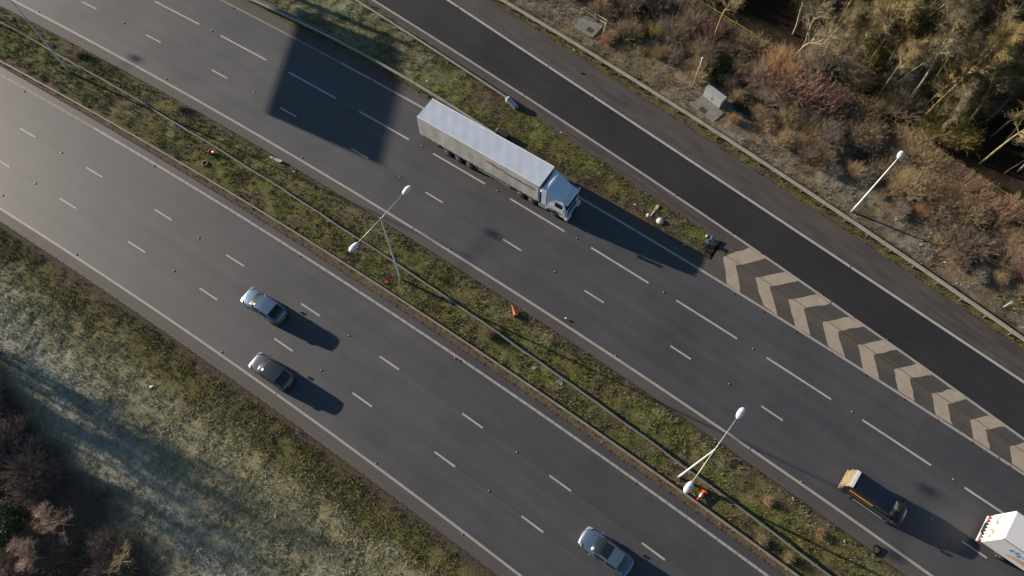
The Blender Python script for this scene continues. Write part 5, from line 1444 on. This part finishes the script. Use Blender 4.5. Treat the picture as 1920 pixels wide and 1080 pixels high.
# roof fairing: rises to trailer height at the back, rounded at the front, side wings at the back corners
m = MB(); rows = []
for i, (x, z, hw) in enumerate([(CX - .42, 3.86, 1.22), (CX - .05, 3.84, 1.20), (CX + .35, 3.72, 1.16), (CX + .8, 3.52, 1.12), (CX + 1.2, 3.30, 1.08), (CX + 1.55, 3.12, 1.03), (CX + 1.80, 2.99, .96)]):
    rows.append([(x - (.25 if (i < 2 and abs(u) > .9) else 0) - .12 * (u * u) * (i / 3), u * hw, z - .05 * u * u - (.14 if abs(u) > .9 else 0)) for u in (-1, -.9, -.6, -.2, .2, .6, .9, 1)] )
vs = [p for r_ in rows for p in [(r_[0][0], r_[0][1], 2.95)] + r_ + [(r_[-1][0], r_[-1][1], 2.95)]]
m.add(vs, [(i * 10 + j, (i + 1) * 10 + j, (i + 1) * 10 + j + 1, i * 10 + j + 1) for i in range(6) for j in range(9)] + [tuple(60 + j for j in range(10)), tuple(range(10))[::-1]])
m.build('roof_fairing', M_CABP, t, smooth=True)
for sy in (1, -1):
    hexa([(CX - .48, sy * 1.24, 1.1), (CX + .02, sy * 1.235, 1.1), (CX + .02, sy * 1.20, 1.1), (CX - .48, sy * 1.20, 1.1), (CX - .48, sy * 1.24, 3.66), (CX + .02, sy * 1.235, 3.66), (CX + .02, sy * 1.20, 3.66), (CX - .48, sy * 1.20, 3.66)]).build('side_deflector', M_CABP, t)
    def sp(x, z): return (x, sy * (1.235 - .05 * (z - 1.8) / 1.2 - .05 * max(0, (x - CX) / 2.2)), z)
    MB().add([sp(CX + .95, 1.88), sp(F_ - .22, 1.88), sp(F_ - .46, 2.62), sp(CX + 1.0, 2.62)], [(0, 1, 2, 3)]).build('side_window', M_CGLASS, t)
    MB().box((F_ - .18, sy * 1.40, 2.25), (.14, .28, .62)).build('wing_mirror', M_CABW, t, bevel=.03)
    MB().box((F_ + .01, sy * .92, .82), (.10, .42, .24)).build('headlight', M_HEAD, t, bevel=.02)
    wheel(t, F_ - 1.12, sy * 1.06, .52, .32, M_GALV); wheel(t, CX - 1.45, sy * 1.02, .52, .42, M_GALV); wheel(t, CX - 2.75, sy * 1.02, .52, .42, M_GALV)
    MB().box((CX - 2.1, sy * 1.0, 1.10), (2.6, .46, .04)).build('mudguard', M_CHASS, t)
    MB().box((CX - .3, sy * 1.0, .62), (.95, .42, .60)).build('fuel_tank', M_GALV, t, bevel=.06)
    MB().box((F_ - 1.12, sy * 1.19, 1.10), (1.25, .10, .12)).build('wheel_arch', M_CHASS, t, bevel=.02)
    MB().box((CX + .55, sy * 1.235, .75), (.7, .03, .35)).build('step', M_CHASS, t)
def wsn(y, f_): z = 1.86 + f_ * .98; return (F_ + .012 - .42 * (z - 1.79) / 1.19 + .03 * (1 - (y / 1.1) ** 2), y, z)
m = MB(); cols_ = [-1.02, -.6, -.2, .2, .6, 1.02]
m.add([wsn(y * (1 - .06 * f_), f_) for f_ in (0, .5, 1) for y in cols_], [(i * 6 + j, i * 6 + j + 1, (i + 1) * 6 + j + 1, (i + 1) * 6 + j) for i in range(2) for j in range(5)])
m.build('windscreen', M_CGLASS, t, smooth=True)
hexa([(F_ - .40, -1.08, 2.86), (F_ + .02, -1.02, 2.74), (F_ + .02, 1.02, 2.74), (F_ - .40, 1.08, 2.86), (F_ - .40, -1.08, 2.96), (F_ + .0, -1.02, 2.80), (F_ + .0, 1.02, 2.80), (F_ - .40, 1.08, 2.96)]).build('sun_visor', M_CABP, t, bevel=.015)
MB().box((F_ + .12, 0, .66), (.34, 2.42, .58)).build('bumper', M_CABW, t, bevel=.07)
MB().box((F_ + .02, 0, 1.28), (.06, 1.5, .60)).build('grille', M_CHASS, t, bevel=.02)
MB().box((F_ + .30, 0, .62), (.03, .52, .11)).build('number_plate', M_PLATEW, t)
for q in (.6, -.1): MB().tube([wsn(q, -.02), wsn(q - .5, .35)], .014, 5).build('wiper', M_TRIM, t)
MB().tube([(TL + .02, .3, 1.6), (TL + .35, .25, 1.1), (CX, .2, 1.6)], .03, 6).build('air_line', M_REDP, t)

# ---- white box lorry leaving at the bottom right
nb = at(1838, 1016, 1.0)
hd = heading('U2', ST(nb[0], nb[1])[0])
ux = np.array([math.cos(hd), math.sin(hd), 0]); uy = np.array([-math.sin(hd), math.cos(hd), 0])
org = nb + uy * 1.27
t = thing('box_lorry', 'bright white box lorry with blue and orange side print, cut by the bottom right corner', 'lorry', (org[0], org[1], .004), hd)
M_BOXW = simple('clean_white_panel', (0.70, 0.69, 0.67), 0.4, 0.5, 0, .05)
M_BLUP = simple('blue_print', (0.10, 0.30, 0.55), 0.5); M_ORP = simple('orange_red_print', (0.55, 0.13, 0.05), 0.5); M_PEACH = simple('peach_print', (0.55, 0.22, 0.13), 0.5)
BLn = 8.2
MB().box((BLn / 2, 0, 2.50), (BLn, 2.52, 2.95)).build('box_body', M_BOXW, t, bevel=.05)
MB().box((BLn / 2, 0, 3.985), (BLn - .1, 2.40, .03)).build('roof_panel', M_BOXW, t, bevel=.01)
for sy in (1, -1):
    MB().box((BLn / 2, sy * 1.25, 3.93), (BLn, .06, .10)).build('roof_rail', M_GALV, t, bevel=.015)
    d_ = MB().box((-.03, sy * .61, 2.55), (.06, 1.18, 2.7)).build('rear_door', M_BOXW, t, bevel=.015)
    for q in (.22, .95): MB().cyl((-.08, sy * q, 1.15), (-.08, sy * q, 3.85), .022, 6).build('lock_rod', M_GALV, d_)
    for q in range(4): MB().box((-.075, sy * (.15 + .3 * q), 1.14), (.07, .10, .16)).build('door_hinge', M_BOXW, d_, bevel=.01)
    for q in range(5): MB().box((-.068, sy * (.30 + .16 * q), 2.15 + .2 * math.sin(q * 1.7 + sy)), (.012, .14, .42 - .05 * q)).build('printed_stroke', M_PEACH if sy < 0 else M_GALV, d_)
    MB().box((-.05, sy * .95, .88), (.08, .5, .14)).build('tail_light', M_TAIL, t, bevel=.01)
    wheel(t, 1.9, sy * 1.05, .48, .40, M_GALV); wheel(t, 7.9 + 1.4, sy * 1.05, .48, .30, M_GALV)
    y_ = sy * 1.266
    for q in range(9): MB().box((1.3 + q * .33, y_, 2.95 + .16 * math.sin(q * 2.3)), (.24, .012, .44 + .1 * math.sin(q))).build('printed_stroke', M_BLUP, t)
    m = MB(); m.add([(1.5, y_, 2.05), (5.5, y_, 2.25), (7.4, y_, 2.1), (7.4, y_, 2.4), (5.0, y_, 2.50), (2.4, y_, 2.30)], [(0, 1, 2, 3, 4, 5)]); m.build('printed_sweep', M_ORP, t)
    m = MB(); m.add([(1.3, y_, 1.72), (4.5, y_, 1.92), (6.8, y_, 1.75), (6.8, y_, 1.98), (4.5, y_, 2.10), (2.0, y_, 1.90)], [(0, 1, 2, 3, 4, 5)]); m.build('printed_sweep', M_ORP, t)
MB().box((-.06, 0, .55), (.12, 2.35, .16)).build('underrun_bar', M_BOXW, t, bevel=.01)
MB().box((BLn / 2 + 1, 0, .86), (BLn + 2.4, .9, .26)).build('chassis', M_CHASS, t)
hexa([(BLn + .35, -1.15, .5), (BLn + 2.3, -1.12, .5), (BLn + 2.3, 1.12, .5), (BLn + .35, 1.15, .5), (BLn + .35, -1.12, 2.8), (BLn + 1.9, -1.02, 2.8), (BLn + 1.9, 1.02, 2.8), (BLn + .35, 1.12, 2.8)]).build('cab', M_BOXW, t, bevel=.1)
MB().add([(BLn + 2.22, -.95, 1.6), (BLn + 2.22, .95, 1.6), (BLn + 1.97, .9, 2.6), (BLn + 1.97, -.9, 2.6)], [(0, 1, 2, 3)]).build('windscreen', M_CGLASS, t)
MB().box((BLn + 2.35, 0, .6), (.2, 2.2, .4)).build('bumper', M_CHASS, t, bevel=.05)
